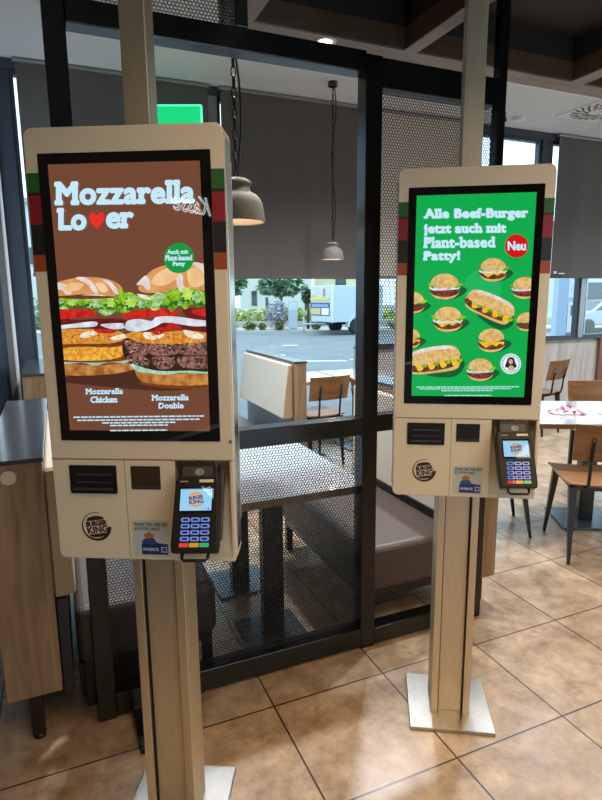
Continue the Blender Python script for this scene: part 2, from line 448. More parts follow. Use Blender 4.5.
struct(MB().box(cx0, cx1, WY0+.3, 2.405, cz2, cz2+.03), 'ceiling_canopy', M_dark, 'dark panel above the beams of the canopy', 'ceiling')

# ------------------------------------------------------------------ ceiling fixtures
t = empty('ceiling_downlight', (1.127, 2.345, 2.65), 0, 'small round recessed downlight glowing in the wooden ceiling beam', 'ceiling light')
MB().lathe([(.030, -.002), (.046, -.004), (.048, 0), (.030, 0)], 28).build('trim_ring', M_trimw, t)
MB().lathe([(.0001, -.0015), (.031, -.0015)], 28).build('lens', emat('lamp_glow', (1, .86, .66, 1), 6), t)
t = empty('ceiling_sprinkler', (1.12, 2.08, 2.85), 0, 'tiny sprinkler head on the dark canopy panel', 'sprinkler')
MB().lathe([(.018, 0), (.018, -.006), (.006, -.010), (.006, -.022), (.0001, -.022)], 16).build('body', M_cass, t)
t = empty('smoke_detector', (5.0, 5.36, CZ), 0, 'white round smoke detector on the white ceiling', 'smoke detector')
MB().lathe([(.075, 0), (.075, -.02), (.055, -.035), (.0001, -.035)], 28).build('base', M_trimw, t)
MB().ring((0, 0, -.03), .05, .006).build('sensor_ring', M_cass, t)
t = empty('spot_fitting', (4.72, 5.30, CZ), 0, 'small black spot fitting on the white ceiling beside the black post', 'ceiling light')
MB().lathe([(.04, 0), (.04, -.015), (.0001, -.015)], 20).build('mount', M_frame, t)
MB().tube([(0, 0, -.01), (.02, -.02, -.09)], .028, 14).build('head', M_frame, t)
t = empty('air_vent', (5.66, 4.84, CZ), 0, 'square swirl air vent in the white ceiling', 'air vent')
MB().box(-.32, .32, -.32, .32, -.008, 0).build('plate', M_trimw, t, .002)
m = MB()
for rr, cnt in ((.27, 22), (.17, 14)):
    for k in range(cnt):
        a = 2*PI*k/cnt
        mt = Matrix.Rotation(a, 4, 'Z') @ Matrix.Translation((rr-.02, 0, -.009)) @ Matrix.Rotation(.6, 4, 'Z')
        m.box(-.05, .05, -.009, .009, -.002, .002, 0, mt)
m.build('slat', M_dark, t)

# ------------------------------------------------------------------ roller blinds
def blind(x0, x1, z0, fab, label, y=5.64, sidecap=True):
    t = empty('roller_blind', ((x0+x1)/2, y, 3.5), 0, label, 'blind', 'roller blinds on the back windows')
    w = (x1-x0)/2
    MB().box(-w, w, -.02, .03, .045, .072).build('cassette', M_cass, t, .004)
    # cloth hanging with a faint sag
    vs = []; fs = []; n = 24
    for j, z in enumerate((0.046, z0-3.5+.02)):
        for i in range(n+1):
            vs.append((-w+.02+(2*w-.04)*i/n, .006*math.sin(i*1.3), z))
    for i in range(n): fs.append((i, i+1, n+2+i, n+1+i))
    mb = MB().add(vs, fs, 0, True)
    mb.add([(a, b+.002, c) for a, b, c in vs], [f[::-1] for f in fs], 0, True)
    mb.build('fabric', fab, t)
    MB().box(-w+.015, w-.015, -.012, .014, z0-3.5, z0-3.5+.028).build('bottom_bar', fab if fab is M_blind else M_cass, t, .004)
    return t
blind(-.165, 1.50, 1.80, M_blind, 'dark grey brown roller blind at the left end of the back windows')
blind(1.585, 3.24, 1.79, M_blind, 'dark grey brown roller blind behind the small hanging pendant lamp')
blind(3.30, 4.57, 1.80, M_blindl, 'beige roller blind seen through the tall perforated screen')
t = blind(5.93, 8.6, 1.815, M_blind, 'dark grey brown roller blind above the panelled low wall')
MB().box(-1.31, -1.26, -.05, -.036, -1.63, -1.60).build('cord_cleat', M_trimw, t, .004)
MB().box(-1.22, -1.12, -.05, -.036, -1.635, -1.62).build('label_strip', M_trimw, t)
# left wall blind, seen edge-on, with pull chain
t = empty('side_roller_blind', (WX0+.04, 3.55, 3.3), 0, 'brown roller blind on the left wall window', 'blind')
MB().box(-.03, .03, -1.5, .95, -.02, .05).build('cassette', M_cass, t, .006)
MB().box(-.002, .002, -1.48, .93, -2.2, -.02).build('fabric', M_blind, t)
m = MB(); m.tube([(.03, 1.0, .0), (.035, 1.0, -.9), (.035, 1.02, -1.2), (.035, 1.05, -1.22), (.035, 1.08, -1.2), (.035, 1.1, -.9), (.03, 1.1, 0)], .004, 6)
m.build('pull_chain', M_trimw, t)

# ------------------------------------------------------------------ pendant lamps
def pendant(x, y, zbot, size, label):
    t = empty('pendant_lamp', (x, y, CZ), 0, label, 'pendant lamp', 'grey pendant lamps over the seats')
    MB().lathe([(.045, 0), (.045, -.04), (.035, -.045), (.0001, -.045)], 24).build('canopy', M_frame, t)
    s = size/.25; zb = zbot-CZ
    outer = [(.126, 0), (.124, .02), (.120, .05), (.114, .080), (.104, .102), (.088, .118), (.070, .127), (.062, .133), (.060, .142), (.060, .158), (.067, .161), (.067, .172), (.056, .180), (.045, .186), (.020, .192)]
    inner = [(.018, .180), (.045, .135), (.080, .106), (.100, .080), (.112, .048), (.119, .004), (.121, 0)]
    prof = [(r*s, zb+z*s) for r, z in outer]+[(r*s, zb+z*s) for r, z in inner]+[(.125*s, zb)]
    sh = MB().lathe(prof, 40)
    sh.build('shade', M_concrete, t)
    MB().lathe([(.0001, zb+.06*s), (.022*s, zb+.065*s), (.030*s, zb+.09*s), (.020*s, zb+.125*s), (.014*s, zb+.16*s)], 20).build('bulb', emat('bulb_glow', (1, .72, .42, 1), 14), t)
    # chain
    ztop = zb+.190*s
    m = MB(); pitch = .042; n = int((-.045-ztop)/pitch)
    for i in range(n+1):
        zc = ztop+.016+i*(-.045-ztop-.02)/n
        mt = Matrix.Translation((0, 0, zc)) @ Matrix.Rotation((i % 2)*PI/2, 4, 'Z') @ Matrix.Rotation(PI/2, 4, 'X') @ Matrix.Diagonal((.55, 1.25, 1, 1))
        m.ring((0, 0, 0), .019, .0046, mt, 0, 12, 5)
    m.build('chain', M_chain, t)
    pts = []
    for i in range(25):
        u = i/24; z = ztop*(1-u)-.045*u
        pts.append((.018*math.sin(u*9)+.010, .012*math.cos(u*11), z))
    MB().tube(pts, .0048, 6).build('cable', M_chain, t)
    ld = bpy.data.lights.new('pendant_bulb_light', 'POINT'); ld.energy = PEND; ld.color = (1, .70, .40); ld.shadow_soft_size = .025
    lo = bpy.data.objects.new('pendant_bulb_light', ld); COL.objects.link(lo); lo.parent = t; lo.location = (0, 0, zb+.03*s)
PEND = 2.2
pendant(.790, 2.56, 1.935, .25, 'larger looking grey bell pendant lamp on a black chain beside the burger photo screen')
pendant(2.56, 5.16, 1.962, .218, 'small distant grey bell pendant lamp hanging before the dark blind')

# exit sign box (lit green)
t = empty('exit_sign', (1.105, 5.36, 3.050), math.radians(-22), 'glowing green exit sign box above the burger photo screen', 'exit sign')
def LP(x, y, z):
    return Matrix.Rotation(math.radians(22), 3, 'Z') @ Vector((x-1.105, y-5.36, z-3.05))
MB().box(-.23, .23, -.025, .025, 0, .205).build('light_box', emat('exit_green', rgb(10, 205, 120), 1.0, .3), t, .006)
m = MB(); m.box(-.242, .242, -.03, .03, .205, .216); m.box(-.242, -.23, -.03, .03, -.01, .205); m.box(.23, .242, -.03, .03, -.01, .205)
m.build('rim', emat('exit_rim', rgb(90, 255, 190), 1.1, .3), t)
MB().tube([LP(1.30, 5.30, 3.15), LP(1.54, 5.70, 3.15)], .012, 8).build('wall_arm', M_frame, t)

# ------------------------------------------------------------------ perforated room divider
def perforated(x0, x1, z0, z1, yc, p=.0128, hole=.84, th=.0016):
    rows = int((z1-z0)/(p*.866))+1; R = p/math.sqrt(3); r = R*hole
    ang = [PI/6+PI/3*k for k in range(6)]
    co = np.array([(math.cos(a), math.sin(a)) for a in ang])
    cs = []
    for j in range(rows):
        zc = z0+j*p*.866; off = (j % 2)*p/2
        nx = int((x1-x0-off)/p)+1
        for i in range(nx): cs.append((x0+off+i*p, zc))
    cs = np.array(cs); n = len(cs)
    V = np.zeros((n, 24, 3), dtype=np.float32)
    for L_, (rad, yy) in enumerate(((R, yc-th), (r, yc-th), (R, yc+th), (r, yc+th))):
        V[:, L_*6:(L_+1)*6, 0] = cs[:, 0:1]+co[:, 0]*rad
        V[:, L_*6:(L_+1)*6, 1] = yy
        V[:, L_*6:(L_+1)*6, 2] = cs[:, 1:2]+co[:, 1]*rad
    q = []
    for k in range(6):
        l = (k+1) % 6
        q += [(k, l, 6+l, 6+k), (12+l, 12+k, 18+k, 18+l), (6+k, 6+l, 18+l, 18+k)]
    q = np.array(q)
    FQ = (q[None]+(np.arange(n)*24)[:, None, None]).reshape(-1)
    me = bpy.data.meshes.new('mesh_panel')
    me.vertices.add(n*24); me.vertices.foreach_set('co', V.reshape(-1))
    nf = n*18
    me.loops.add(nf*4); me.loops.foreach_set('vertex_index', FQ.astype(np.int32))
    me.polygons.add(nf); me.polygons.foreach_set('loop_start', np.arange(0, nf*4, 4, dtype=np.int32))
    me.polygons.foreach_set('loop_total', np.full(nf, 4, dtype=np.int32))
    me.update(calc_edges=True); me.validate()
    me.materials.append(M_mesh)
    return me
DY0, DY1 = 2.07, 2.145
org = (.95, 2.11, 0)
t = empty('room_divider', org, 0, 'black metal room divider frame with perforated panels between the two kiosks', 'room divider')
def bar(nm, x0, x1, z0, z1, y0=DY0, y1=DY1, bv=.004):
    MB().box(x0, x1, y0, y1, z0, z1).build(nm, M_frame, t, bv, org=org)
bar('post', .033, .100, 0, 2.742); bar('post', 1.172, 1.245, 0, 2.515); bar('post', 1.820, 1.862, 0, 2.85, DY0, DY0+.045)
bar('top_rail', .10, 1.172, 2.449, 2.525); bar('top_rail', 1.245, 1.820, 2.402, 2.51)
bar('upright', .650, .698, 2.525, 2.742)
bar('upper_rail', .10, .655, 2.70, 2.742)
bar('middle_rail', .10, 1.172, 1.015, 1.090); bar('middle_rail', 1.245, 1.820, 1.022, 1.096)
bar('bottom_rail', .10, 1.172, .012, .104); bar('bottom_rail', 1.245, 1.820, .012, .088)
for x in (.432, 1.19): MB().lathe([(.0001, 0), (.018, 0), (.018, .012), (.0001, .012)], 14, (x, 2.09, 0)).build('foot', M_frame, t, org=org)
MB().prism([(1.85, 0), (2.07, 0), (2.07, .10), (2.045, .04), (2.0, .022), (1.85, .016)], 'x', .160, .196).build('floor_bracket', M_frame, t, .002, org=org)
for args in ((.10, 1.172, .104, 1.015), (1.245, 1.820, 1.096, 2.402), (.10, .655, 2.525, 2.70)):
    me = perforated(args[0]-.004, args[1]+.004, args[2]-.004, args[3]+.004, 2.112)
    o = bpy.data.objects.new('mesh_panel', me); COL.objects.link(o); o.parent = t; o.location = (-org[0], -org[1], 0)

# ------------------------------------------------------------------ booths
def divider(x0, x1, y0, y1, zb, side, label, cz=(.53, 1.02), th=(.05, .055), legs=True, sticker=False):
    """wood cored booth divider running away from the visitor; side -1/+1 = which face carries the back cushion"""
    o = ((x0+x1)/2, y0, 0)
    t = empty('booth_divider', o, 0, label, 'booth divider')
    MB().box(x0, x1, y0, y1, zb, 1.056).build('panel', M_oak, t, .002, org=o)
    MB().box(x0-.004, x1+.006, y0-.004, y1, 1.056, 1.072).build('top_slab', M_topslab, t, .002, org=o)
    xs = x1 if side > 0 else x0
    pr = [(xs, cz[0]), (xs+side*th[1], cz[0]), (xs+side*th[0], cz[1]), (xs, cz[1])]
    MB().prism(pr, 'y', y0+.04, y1-.03, 0).build('back_cushion', [M_cush], t, .014, 3, org=o)
    cu_end = MB().prism([(p[0]+(side*.006 if p[0] == xs else -side*.006), p[1]+(.008 if p[1] == cz[0] else -.008)) for p in pr], 'y', y0+.030, y0+.0385)
    cu_end.build('cushion_end', M_cushside, t, .002, org=o)
    b = MB()
    for k in range(int((y1-y0-.1)/.03)):
        yy = y0+.05+k*.03
        b.box(xs+(0 if side > 0 else -.012), xs+(.012 if side > 0 else 0), yy, yy+.022, .34, cz[0]-.01)
    if legs == 'panel': MB().box(xs+.004, xs+.04, y0+.05, y1-.05, .13, cz[0]-.012).build('kick_panel', M_baseb, t, .002, org=o)
    else: b.build('slatted_base', M_cass, t, org=o)
    for yy in (y0+.035, y1-.1):
        l = MB().box(-.022, .022, -.022, .022, .02, zb).build('leg', M_frame, t, .002); l.location = (0, yy-y0, 0)
        f = MB().lathe([(.0001, 0), (.022, 0), (.024, .018), (.0001, .022)], 16).build('foot', M_frame, l)
    if sticker:
        MB().prism(circ(x0+.078, 1.012, .024, 28), 'y', y0-.003, y0).build('round_badge', M_cush, t, org=o)
    return t
def bench(x0, x1, y0, y1, label, plinth=False):
    o = ((x0+x1)/2, y0, 0)
    t = empty('booth_bench', o, 0, label, 'bench')
    MB().box(x0, x1, y0, y1, .205, .435).build('seat', M_leather, t, .035, 4, org=o)
    fr = MB()
    for a, b, c, d in ((x0+.02, x1-.02, y0+.03, y0+.07), (x0+.02, x1-.02, y1-.07, y1-.03), (x0+.02, x0+.06, y0+.07, y1-.07), (x1-.06, x1-.02, y0+.07, y1-.07)):
        fr.box(a, b, c, d, .165, .205)
    fr.build('base_frame', M_frame, t, .002, org=o)
    for xx in (x0+.04, x1-.04):
        for yy in (y0+.05, y1-.05):
            l = MB().box(-.02, .02, -.02, .02, 0, .165).build('leg', M_frame, t, .002); l.location = (xx-o[0], yy-o[1], 0)
    if plinth: MB().box(x0+.0, x0+.32, y0+.08, y1-.06, .03, .164).build('plinth', M_baseb, t, .002, org=o)
    return t
divider(-.265, -.082, 2.062, 3.33, .185, 1, 'oak fronted booth divider with grey top standing at the left end of the room divider', th=(.066, .074), legs='panel', sticker=True)
bench(-.022, .53, 2.152, 3.3, 'brown leather booth bench beside the left oak divider, seen behind the mesh panel', True)
divider(1.84, 2.02, 2.152, 3.33, .15, -1, 'oak booth divider with cream cushion just behind the right end of the room divider', (.46, 1.02))
bench(1.235, 1.786, 2.152, 3.25, 'brown leather booth bench left of the green burger screen kiosk')
divider(-.255, -.10, 4.50, 5.62, .185, 1, 'distant oak booth divider by the left corner of the back window')
divider(1.795, 1.905, 4.33, 5.64, .20, -1, 'oak booth divider with cream cushion near the window, beneath the hanging lamp', (.585, 1.045), (.045, .10))
bench(1.14, 1.66, 4.36, 5.6, 'distant brown booth bench beside the cream cushioned divider at the window')

def booth_table(x0, x1, y0, y1, zt, cols, label):
    o = ((x0+x1)/2, (y0+y1)/2, 0)
    t = empty('booth_table', o, 0, label, 'table')
    MB().box(x0, x1, y0, y1, zt-.004, zt).build('tabletop', M_tabletop, t, .001, org=o)
    MB().box(x0, x1, y0, y1, zt-.036, zt-.004).build('table_edge', M_oak, t, .001, org=o)
    for (cx, cy) in cols:
        MB().box(cx-.05, cx+.05, cy-.03, cy+.03, .012, zt-.036).build('column', M_frame, t, .003, org=o)
        MB().box(cx-.15, cx+.15, cy-.155, cy+.155, 0, .012).build('base_plate', M_plate_dark, t, .002, org=o)
    return t
M_plate_dark = mat('dark_steel_plate', (.10, .12, .15, 1), .25, .6)
booth_table(.43, 1.275, 2.19, 3.25, .745, [(.85, 2.36), (.85, 2.90)], 'grey topped booth table between the two brown benches behind the mesh panel')

# ------------------------------------------------------------------ dining tables and chairs
def dining_table(cx, cy, w, d, rz, zt, label, base=True):
    t = empty('dining_table', (cx, cy, 0), rz, label, 'table')
    MB().box(-w/2, w/2, -d/2, d/2, zt-.004, zt).build('tabletop', M_tabletop, t, .001)
    MB().box(-w/2, w/2, -d/2, d/2, zt-.032, zt-.004).build('table_edge', M_walnut, t, .001)
    MB().box(-.05, .05, -.05, .05, .014, zt-.032).build('column', M_frame, t, .004)
    MB().box(-.2, .2, -.2, .2, 0, .014).build('base_plate', M_plate_dark, t, .003)
    m = MB(); m.box(-w/2+.1, w/2-.1, -.03, .03, zt-.045, zt-.032); m.build('top_bracket', M_frame, t)
    return t
T1 = dining_table(3.39, 2.77, 1.2, .82, -.49, .795, 'dining table with a crumpled wrapper on it, behind the green screen kiosk')
dining_table(2.25, 5.29, .66, .70, 0, .795, 'dining table under the window, next to the cream cushioned divider')
dining_table(2.935, 5.29, .66, .70, 0, .795, 'dining table under the window beside the black post, second from the divider')

def make_chair(label, cream=False):
    t = empty('dining_chair', (0, 0, 0), 0, label, 'chair', 'plywood dining chairs with black legs')
    # seat: curved plywood shell, front edge rolled down, rear corners rounded
    nx, ny = 10, 12; vs = []; fs = []
    for j in range(ny+1):
        v = j/ny; y = -.23+.50*v
        w = .215-.012*v-(.02*(1-v)**6)
        for i in range(nx+1):
            u = -1+2*i/nx
            z = .500+.010*u*u-.010*math.sin(PI*v)-(.018*max(0, v-.8)/.2)**1
            vs.append((u*w, y, z))
    n0 = len(vs)
    vs += [(a, b, c-.013) for a, b, c in vs]
    W = nx+1
    for j in range(ny):
        for i in range(nx):
            a = j*W+i
            fs.append((a, a+1, a+W+1, a+W)); fs.append((n0+a, n0+a+W, n0+a+W+1, n0+a+1))
    rim = [i for i in range(nx+1)]+[j*W+nx for j in range(1, ny+1)]+[ny*W+i for i in range(nx-1, -1, -1)]+[j*W for j in range(ny-1, 0, -1)]
    for k in range(len(rim)):
        a, b = rim[k], rim[(k+1) % len(rim)]
        fs.append((b, a, n0+a, n0+b))
    MB().add(vs, fs, 0, False).build('seat', M_walnut, t, .003)
    # backrest: curved board leaning back
    vs = []; fs = []; nz = 6
    for j in range(nz+1):
        v = j/nz; z = .655+.225*v
        for i in range(nx+1):
            u = -1+2*i/nx
            y = -.245-.045*v-.022*(1-u*u)
            vs.append((u*(.212-.008*(1-v)), y, z))
    n0 = len(vs); vs += [(a, b-.012, c) for a, b, c in vs]
    for j in range(nz):
        for i in range(nx):
            a = j*W+i
            fs.append((a, a+1, a+W+1, a+W)); fs.append((n0+a, n0+a+W, n0+a+W+1, n0+a+1))
    rim = [i for i in range(nx+1)]+[j*W+nx for j in range(1, nz+1)]+[nz*W+i for i in range(nx-1, -1, -1)]+[j*W for j in range(nz-1, 0, -1)]
    for k in range(len(rim)):
        a, b = rim[k], rim[(k+1) % len(rim)]
        fs.append((b, a, n0+a, n0+b))
    MB().add(vs, fs).build('backrest', M_walnut, t, .003)
    for s in (-1, 1):
        MB().tube([(s*.11, -.20, .482), (s*.11, -.262, .492), (s*.11, -.275, .53), (s*.11, -.288, .66), (s*.11, -.318, .80)], [.009, .010, .010, .009, .008], 8).build('back_support', M_frame, t)
        MB().frustum((s*.175, -.235, 0), (.009, .009), (s*.172, -.19, .478), (.022, .022)).build('leg', M_frame, t, .002)
        MB().frustum((s*.195, .27, 0), (.009, .009), (s*.165, .19, .478), (.022, .022)).build('leg', M_frame, t, .002)
    m = MB(); m.box(-.17, .17, -.20, -.17, .455, .484); m.box(-.17, .17, .17, .20, .455, .484); m.box(-.18, -.15, -.17, .17, .455, .484); m.box(.15, .18, -.17, .17, .455, .484)
    m.build('seat_frame', M_frame, t, .002)
    return t
def copy_thing(src, label, loc, rz):
    r = src.copy(); COL.objects.link(r); r['label'] = label; r.location = loc; r.rotation_euler = (0, 0, rz)
    for ch in src.children:
        c = ch.copy(); COL.objects.link(c); c.parent = r
        for gc in ch.children:
            d = gc.copy(); COL.objects.link(d); d.parent = c
    return r
def face(deg): return math.radians(deg-90)
C0 = make_chair('front plywood chair with its back towards the visitor at the table with the wrapper')
C0.location = (3.0, 2.40, 0); C0.rotation_euler.z = face(57)
copy_thing(C0, 'plywood chair facing the room across the wrapper table, mostly hidden by its top', (4.02, 3.14, 0), face(62+180))
copy_thing(C0, 'plywood chair standing before the grey washed wall panel, beyond the wrapper table', (5.12, 4.98, 0), face(104))
copy_thing(C0, 'plywood chair back seen through the divider opening, right of the cream cushioned divider', (2.27, 4.95, 0), face(94))
copy_thing(C0, 'plywood chair nearly hidden by the green screen kiosk, only dark legs showing below it', (2.66, 2.98, 0), face(-28))
copy_thing(C0, 'plywood chair seen edge on, mostly hidden behind the middle black divider post', (2.70, 4.30, 0), face(-8))

# litter on the dining table
def crumple(name, label, cat, cx, cy, z, sx, sy, h, rz, cols, n=12, seed=1):
    rnd = random.Random(seed); vs = []; fs = []; ms = []
    for j in range(n+1):
        for i in range(n+1):
            u, v = i/n-.5, j/n-.5
            e = max(0, 1-2.1*max(abs(u), abs(v)))
            x = u*sx*(1+.25*rnd.uniform(-1, 1)); y = v*sy*(1+.25*rnd.uniform(-1, 1))
            vs.append((x, y, .003+e*h*rnd.uniform(.15, 1)))
    mb = MB()
    for j in range(n):
        for i in range(n):
            a = j*(n+1)+i
            mb.f.append([a, a+1, a+n+2, a+n+1]); mb.sm.append(False)
            mb.m.append(0 if rnd.random() < .6 else 1)
    mb.v = vs
    o = mb.build(name, cols); o.location = (cx, cy, z); o.rotation_euler.z = rz
    md = o.modifiers.new('sheet', 'SOLIDIFY'); md.thickness = .001; md.offset = 1
    return tag(o, label, cat)
crumple('burger_wrapper', 'crumpled pink and white burger wrapper lying on the dining table', 'wrapper', 3.21, 2.82, .796, .22, .15, .075, -.5,
        [mat('wrapper_white', (.55, .46, .46, 1), .6), mat('wrapper_pink', (.42, .09, .12, 1), .6)], 12, 3)
crumple('paper_napkin', 'flat white paper napkin beside the pink wrapper on the dining table', 'napkin', 3.46, 2.69, .796, .14, .09, .02, -.6,
        [mat('napkin', (.75, .74, .74, 1), .8)], 8, 5)

# ------------------------------------------------------------------ outside
def EX(r, f, z=0): return tuple(rt*r+g*f+upv*z)
def E_rot(): return math.atan2(rt.y, rt.x)
ER = E_rot()
def exbox(mb, r0, r1, f0, f1, z0, z1, mi=0):
    vs = [EX(r, f, z) for z in (z0, z1) for f in (f0, f1) for r in (r0, r1)]
    return mb.add(vs, [(0, 2, 3, 1), (4, 5, 7, 6), (0, 1, 5, 4), (2, 6, 7, 3), (0, 4, 6, 2), (1, 3, 7, 5)], mi)
o = MB().box(-40, 60, 5.9, 90, -.16, -.04).build('street', M_asph); tag(o, 'grey asphalt car park and street outside the windows', 'street', None, 'structure')
m = MB()
exbox(m, -40, 40, 25.9, 26.15, -.04, .10)
tag(m.build('kerb', M_kerb), 'grey kerb at the far side of the street', 'kerb', None, 'structure')
m = MB(); exbox(m, -40, 40, 26.15, 30.5, -.04, .07)
tag(m.build('verge', M_soil), 'pale gravel verge behind the kerb', 'ground', None, 'structure')
m = MB(); exbox(m, -40, 40, 30.5, 60, -.04, .09)
tag(m.build('lawn', M_grass), 'yellow green lawn beyond the verge', 'ground', None, 'structure')
for i, (r0, r1, f0, f1) in enumerate(((-1.1, -.45, 16.2, 16.45), (-.1, 1.2, 14.6, 14.8), (-.6, -.1, 19.5, 19.75), (1.3, 3.0, 14.9, 15.05), (8, 12, 13.5, 13.7))):
    m = MB(); exbox(m, r0, r1, f0, f1, -.04, -.034)
    tag(m.build('road_marking', M_line), 'white painted line on the asphalt outside the window', 'road marking', 'painted lines on the car park', 'structure')
def leafball(mb, c, rx, ry, rz, n, size, seed):
    rnd = random.Random(seed)
    for k in range(n):
        while True:
            p = Vector((rnd.uniform(-1, 1), rnd.uniform(-1, 1), rnd.uniform(-1, 1)))
            if .25 < p.length < 1: break
        q = Vector((c[0]+p.x*rx, c[1]+p.y*ry, c[2]+p.z*rz))
        R = Matrix.Rotation(rnd.uniform(0, 6.3), 4, 'Z') @ Matrix.Rotation(rnd.uniform(-.9, .9), 4, 'X') @ Matrix.Rotation(rnd.uniform(0, 6.3), 4, 'Z')
        s = size*rnd.uniform(.6, 1.3)
        mt = Matrix.Translation(q) @ R
        mb.add([(-s, 0, 0), (0, -s*.5, .1*s), (s, 0, 0), (0, s*.5, .1*s)], [(0, 1, 2, 3)], 0, False, mt)
L_tree = leaf_mat('tree_leaves', (.10, .19, .12, 1), (.27, .42, .29, 1))
L_dark = leaf_mat('dark_leaves', (.05, .11, .06, 1), (.12, .22, .11, 1))
L_lav = leaf_mat('grey_violet_leaves', (.30, .30, .42, 1), (.46, .46, .58, 1))
L_low = leaf_mat('low_shrub_leaves', (.16, .19, .09, 1), (.36, .38, .20, 1))
L_yel = leaf_mat('yellow_green_leaves', (.34, .42, .10, 1), (.60, .62, .22, 1))
def tree(name, r, f, zt, h, rad, lm, label, trunk=True, n=500, size=.22, cat='tree', flat_=.6, seed=1):
    o = EX(r, f, .07)
    t = empty(name, o, 0, label, cat)
    mb = MB(); leafball(mb, (0, 0, h-.07), rad, rad, rad*flat_, n, size, seed)
    mb.build('crown', lm, t)
    if trunk:
        MB().tube([(0, 0, 0), (.03, .02, h*.5), (0, 0, h-.1), (.1, .1, h+rad*.2)], [.09, .07, .06, .03], 8).build('trunk', M_bark, t)
        b = MB()
        for k in range(5):
            a = k*1.26; b.tube([(0, 0, h*.75), (math.cos(a)*rad*.6, math.sin(a)*rad*.6, h+.1)], [.03, .012], 5)
        b.build('branches', M_bark, t)
    return t
tree('street_tree', -1.0, 30.5, 0, 2.15, 1.3, L_tree, 'small spreading street tree outside the window, left of the white trailer', n=700, size=.26, flat_=.42, seed=3)
tree('round_tree', .38, 27.9, 0, 1.62, .32, L_dark, 'dark round bush tree just left of the white trailer', n=220, size=.16, flat_=1.1, seed=4)
tree('garden_tree', -4.45, 37, 0, 2.6, 1.0, L_tree, 'leafy green tree at the left edge of the view, beside the white building', n=500, size=.3, flat_=1.0, seed=5)
def bush(name, r, f, h, rad, lm, label, n, size, seed):
    o = EX(r, f, .07)
    mb = MB(); leafball(mb, (0, 0, h*.5), rad, rad, h*.5, n, size, seed)
    b = mb.build(name, lm); b.location = o
    return tag(b, label, 'shrub')
bush('violet_shrub', -1.15, 27.5, 1.45, .58, L_lav, 'greyish violet shrub beside the pale utility cabinet', 700, .10, 6)
bush('grass_tuft', -.98, 26.65, .6, .2, L_low, 'green tuft at the foot of the violet shrub', 160, .14, 7)
for i, (r, h, rd) in enumerate(((-3.4, .36, .45), (-2.42, .40, .34), (-1.82, .34, .17), (.75, .34, .22), (4.6, .4, .5))):
    bush('low_shrub', r, 27.2, h, rd, L_low, ('low olive green shrub on the verge, %s' % ('farthest left', 'second from the left of the window view', 'just left of the violet shrub', 'beneath the trailer tongue', 'behind the trailer, farther right')[i]), 260, .10, 20+i)
m = MB(); leafball(m, (0, 0, .36), 9, .9, .36, 2600, .15, 31)
o = m.build('meadow_growth', L_yel); o.location = EX(-.5, 32.3, .25); o.rotation_euler.z = ER
tag(o, 'band of yellow green meadow growth behind the verge', 'grass', None, 'stuff')
m = MB(); exbox(m, -40, 40, 29.9, 30.3, 0, .36)
tag(m.build('path_edging', M_kerb), 'pale low edging wall between verge and meadow', 'edging', None, 'structure')
# far left greenery by the corner
bush('corner_shrub', -13.6, 29.5, .9, .8, L_low, 'olive shrub seen through the narrow window gap at the left corner', 300, .14, 41)
bush('corner_hedge', -16.0, 36.0, 1.9, 1.5, L_tree, 'green hedge bush seen through the narrow window gap at the left corner', 420, .2, 42)
def building(label, r0, r1, f0, f1, h, wall, wins):
    t = empty('building', EX((r0+r1)/2, f0, 0), 0, label, 'building')
    o = t.location
    m = exbox(MB(), r0, r1, f0, f1, 0, h); m.build('wall', wall, t, org=o)
    exbox(MB(), r0-.3, r1+.3, f0-.3, f1+.3, h, h+.3).build('roof', M_kerb, t, org=o)
    for (a, b, z0, z1) in wins:
        w = exbox(MB(), a, b, f0-.06, f0, z0, z1).build('window', M_carglass, t, org=o)
    return t
building('long white building behind the street tree', -4.6, .9, 44, 52, 5.0, M_build, [(-3.7, -3.3, 1.0, 2.1), (.35, .6, .6, 2.4)])
building('pale yellow house above the trailer roof', 1.4, 7.0, 54, 60, 6.0, mat('cream_render', (.66, .62, .45, 1), .8), [(3.3, 4.3, 2.6, 3.4), (5.4, 6.4, 2.6, 3.4)])
building('white house with a grey window seen through the left corner gap', -24, -16.5, 40, 46, 8, M_build, [(-18.75, -18.25, 4.0, 5.1), (-18.1, -17.8, 1.6, 2.4)])
building('pale shop building beyond the silver car', 15, 27, 34, 42, 5.5, M_build, [(16.2, 20.5, 1.3, 2.3), (21, 24, 1.3, 2.3)])
# low wall of the left white building
# utility cabinet
o = EX(-.22, 26.7, .07)
t = empty('utility_cabinet', EX(-.34, 26.7, .07), ER, 'tall pale grey utility cabinet standing on the verge outside', 'cabinet')
MB().box(-.21, .21, -.15, .15, .1, 1.36).build('body', M_cab, t, .01)
MB().box(-.19, .19, -.156, -.15, .95, 1.30).build('door', M_trail, t, .003)
MB().box(-.16, .16, -.12, .12, 0, .1).build('plinth', M_kerb, t)
o = EX(-2.05, 35.5, .09)
t = empty('litter_post', o, 0, 'short dark post standing on the lawn before the white building', 'post')
MB().tube([(0, 0, 0), (0, 0, 1.1)], .09, 10).build('pole', M_navy, t); MB().lathe([(.1, 1.1), (.1, 1.5), (.0001, 1.55)], 12).build('cap', M_navy, t)

# box trailer
A = Vector(EX(1.36, 24.3)); Bv = Vector(EX(.50, 25.75)); fdir = (Bv-A).normalized(); sdir = Vector((fdir.y, -fdir.x, 0))
if sdir.dot(rt) < 0: sdir = -sdir
ang = math.atan2(sdir.y, sdir.x)
t = empty('box_trailer', A, ang, 'white box trailer parked outside with a poster on its front', 'trailer')
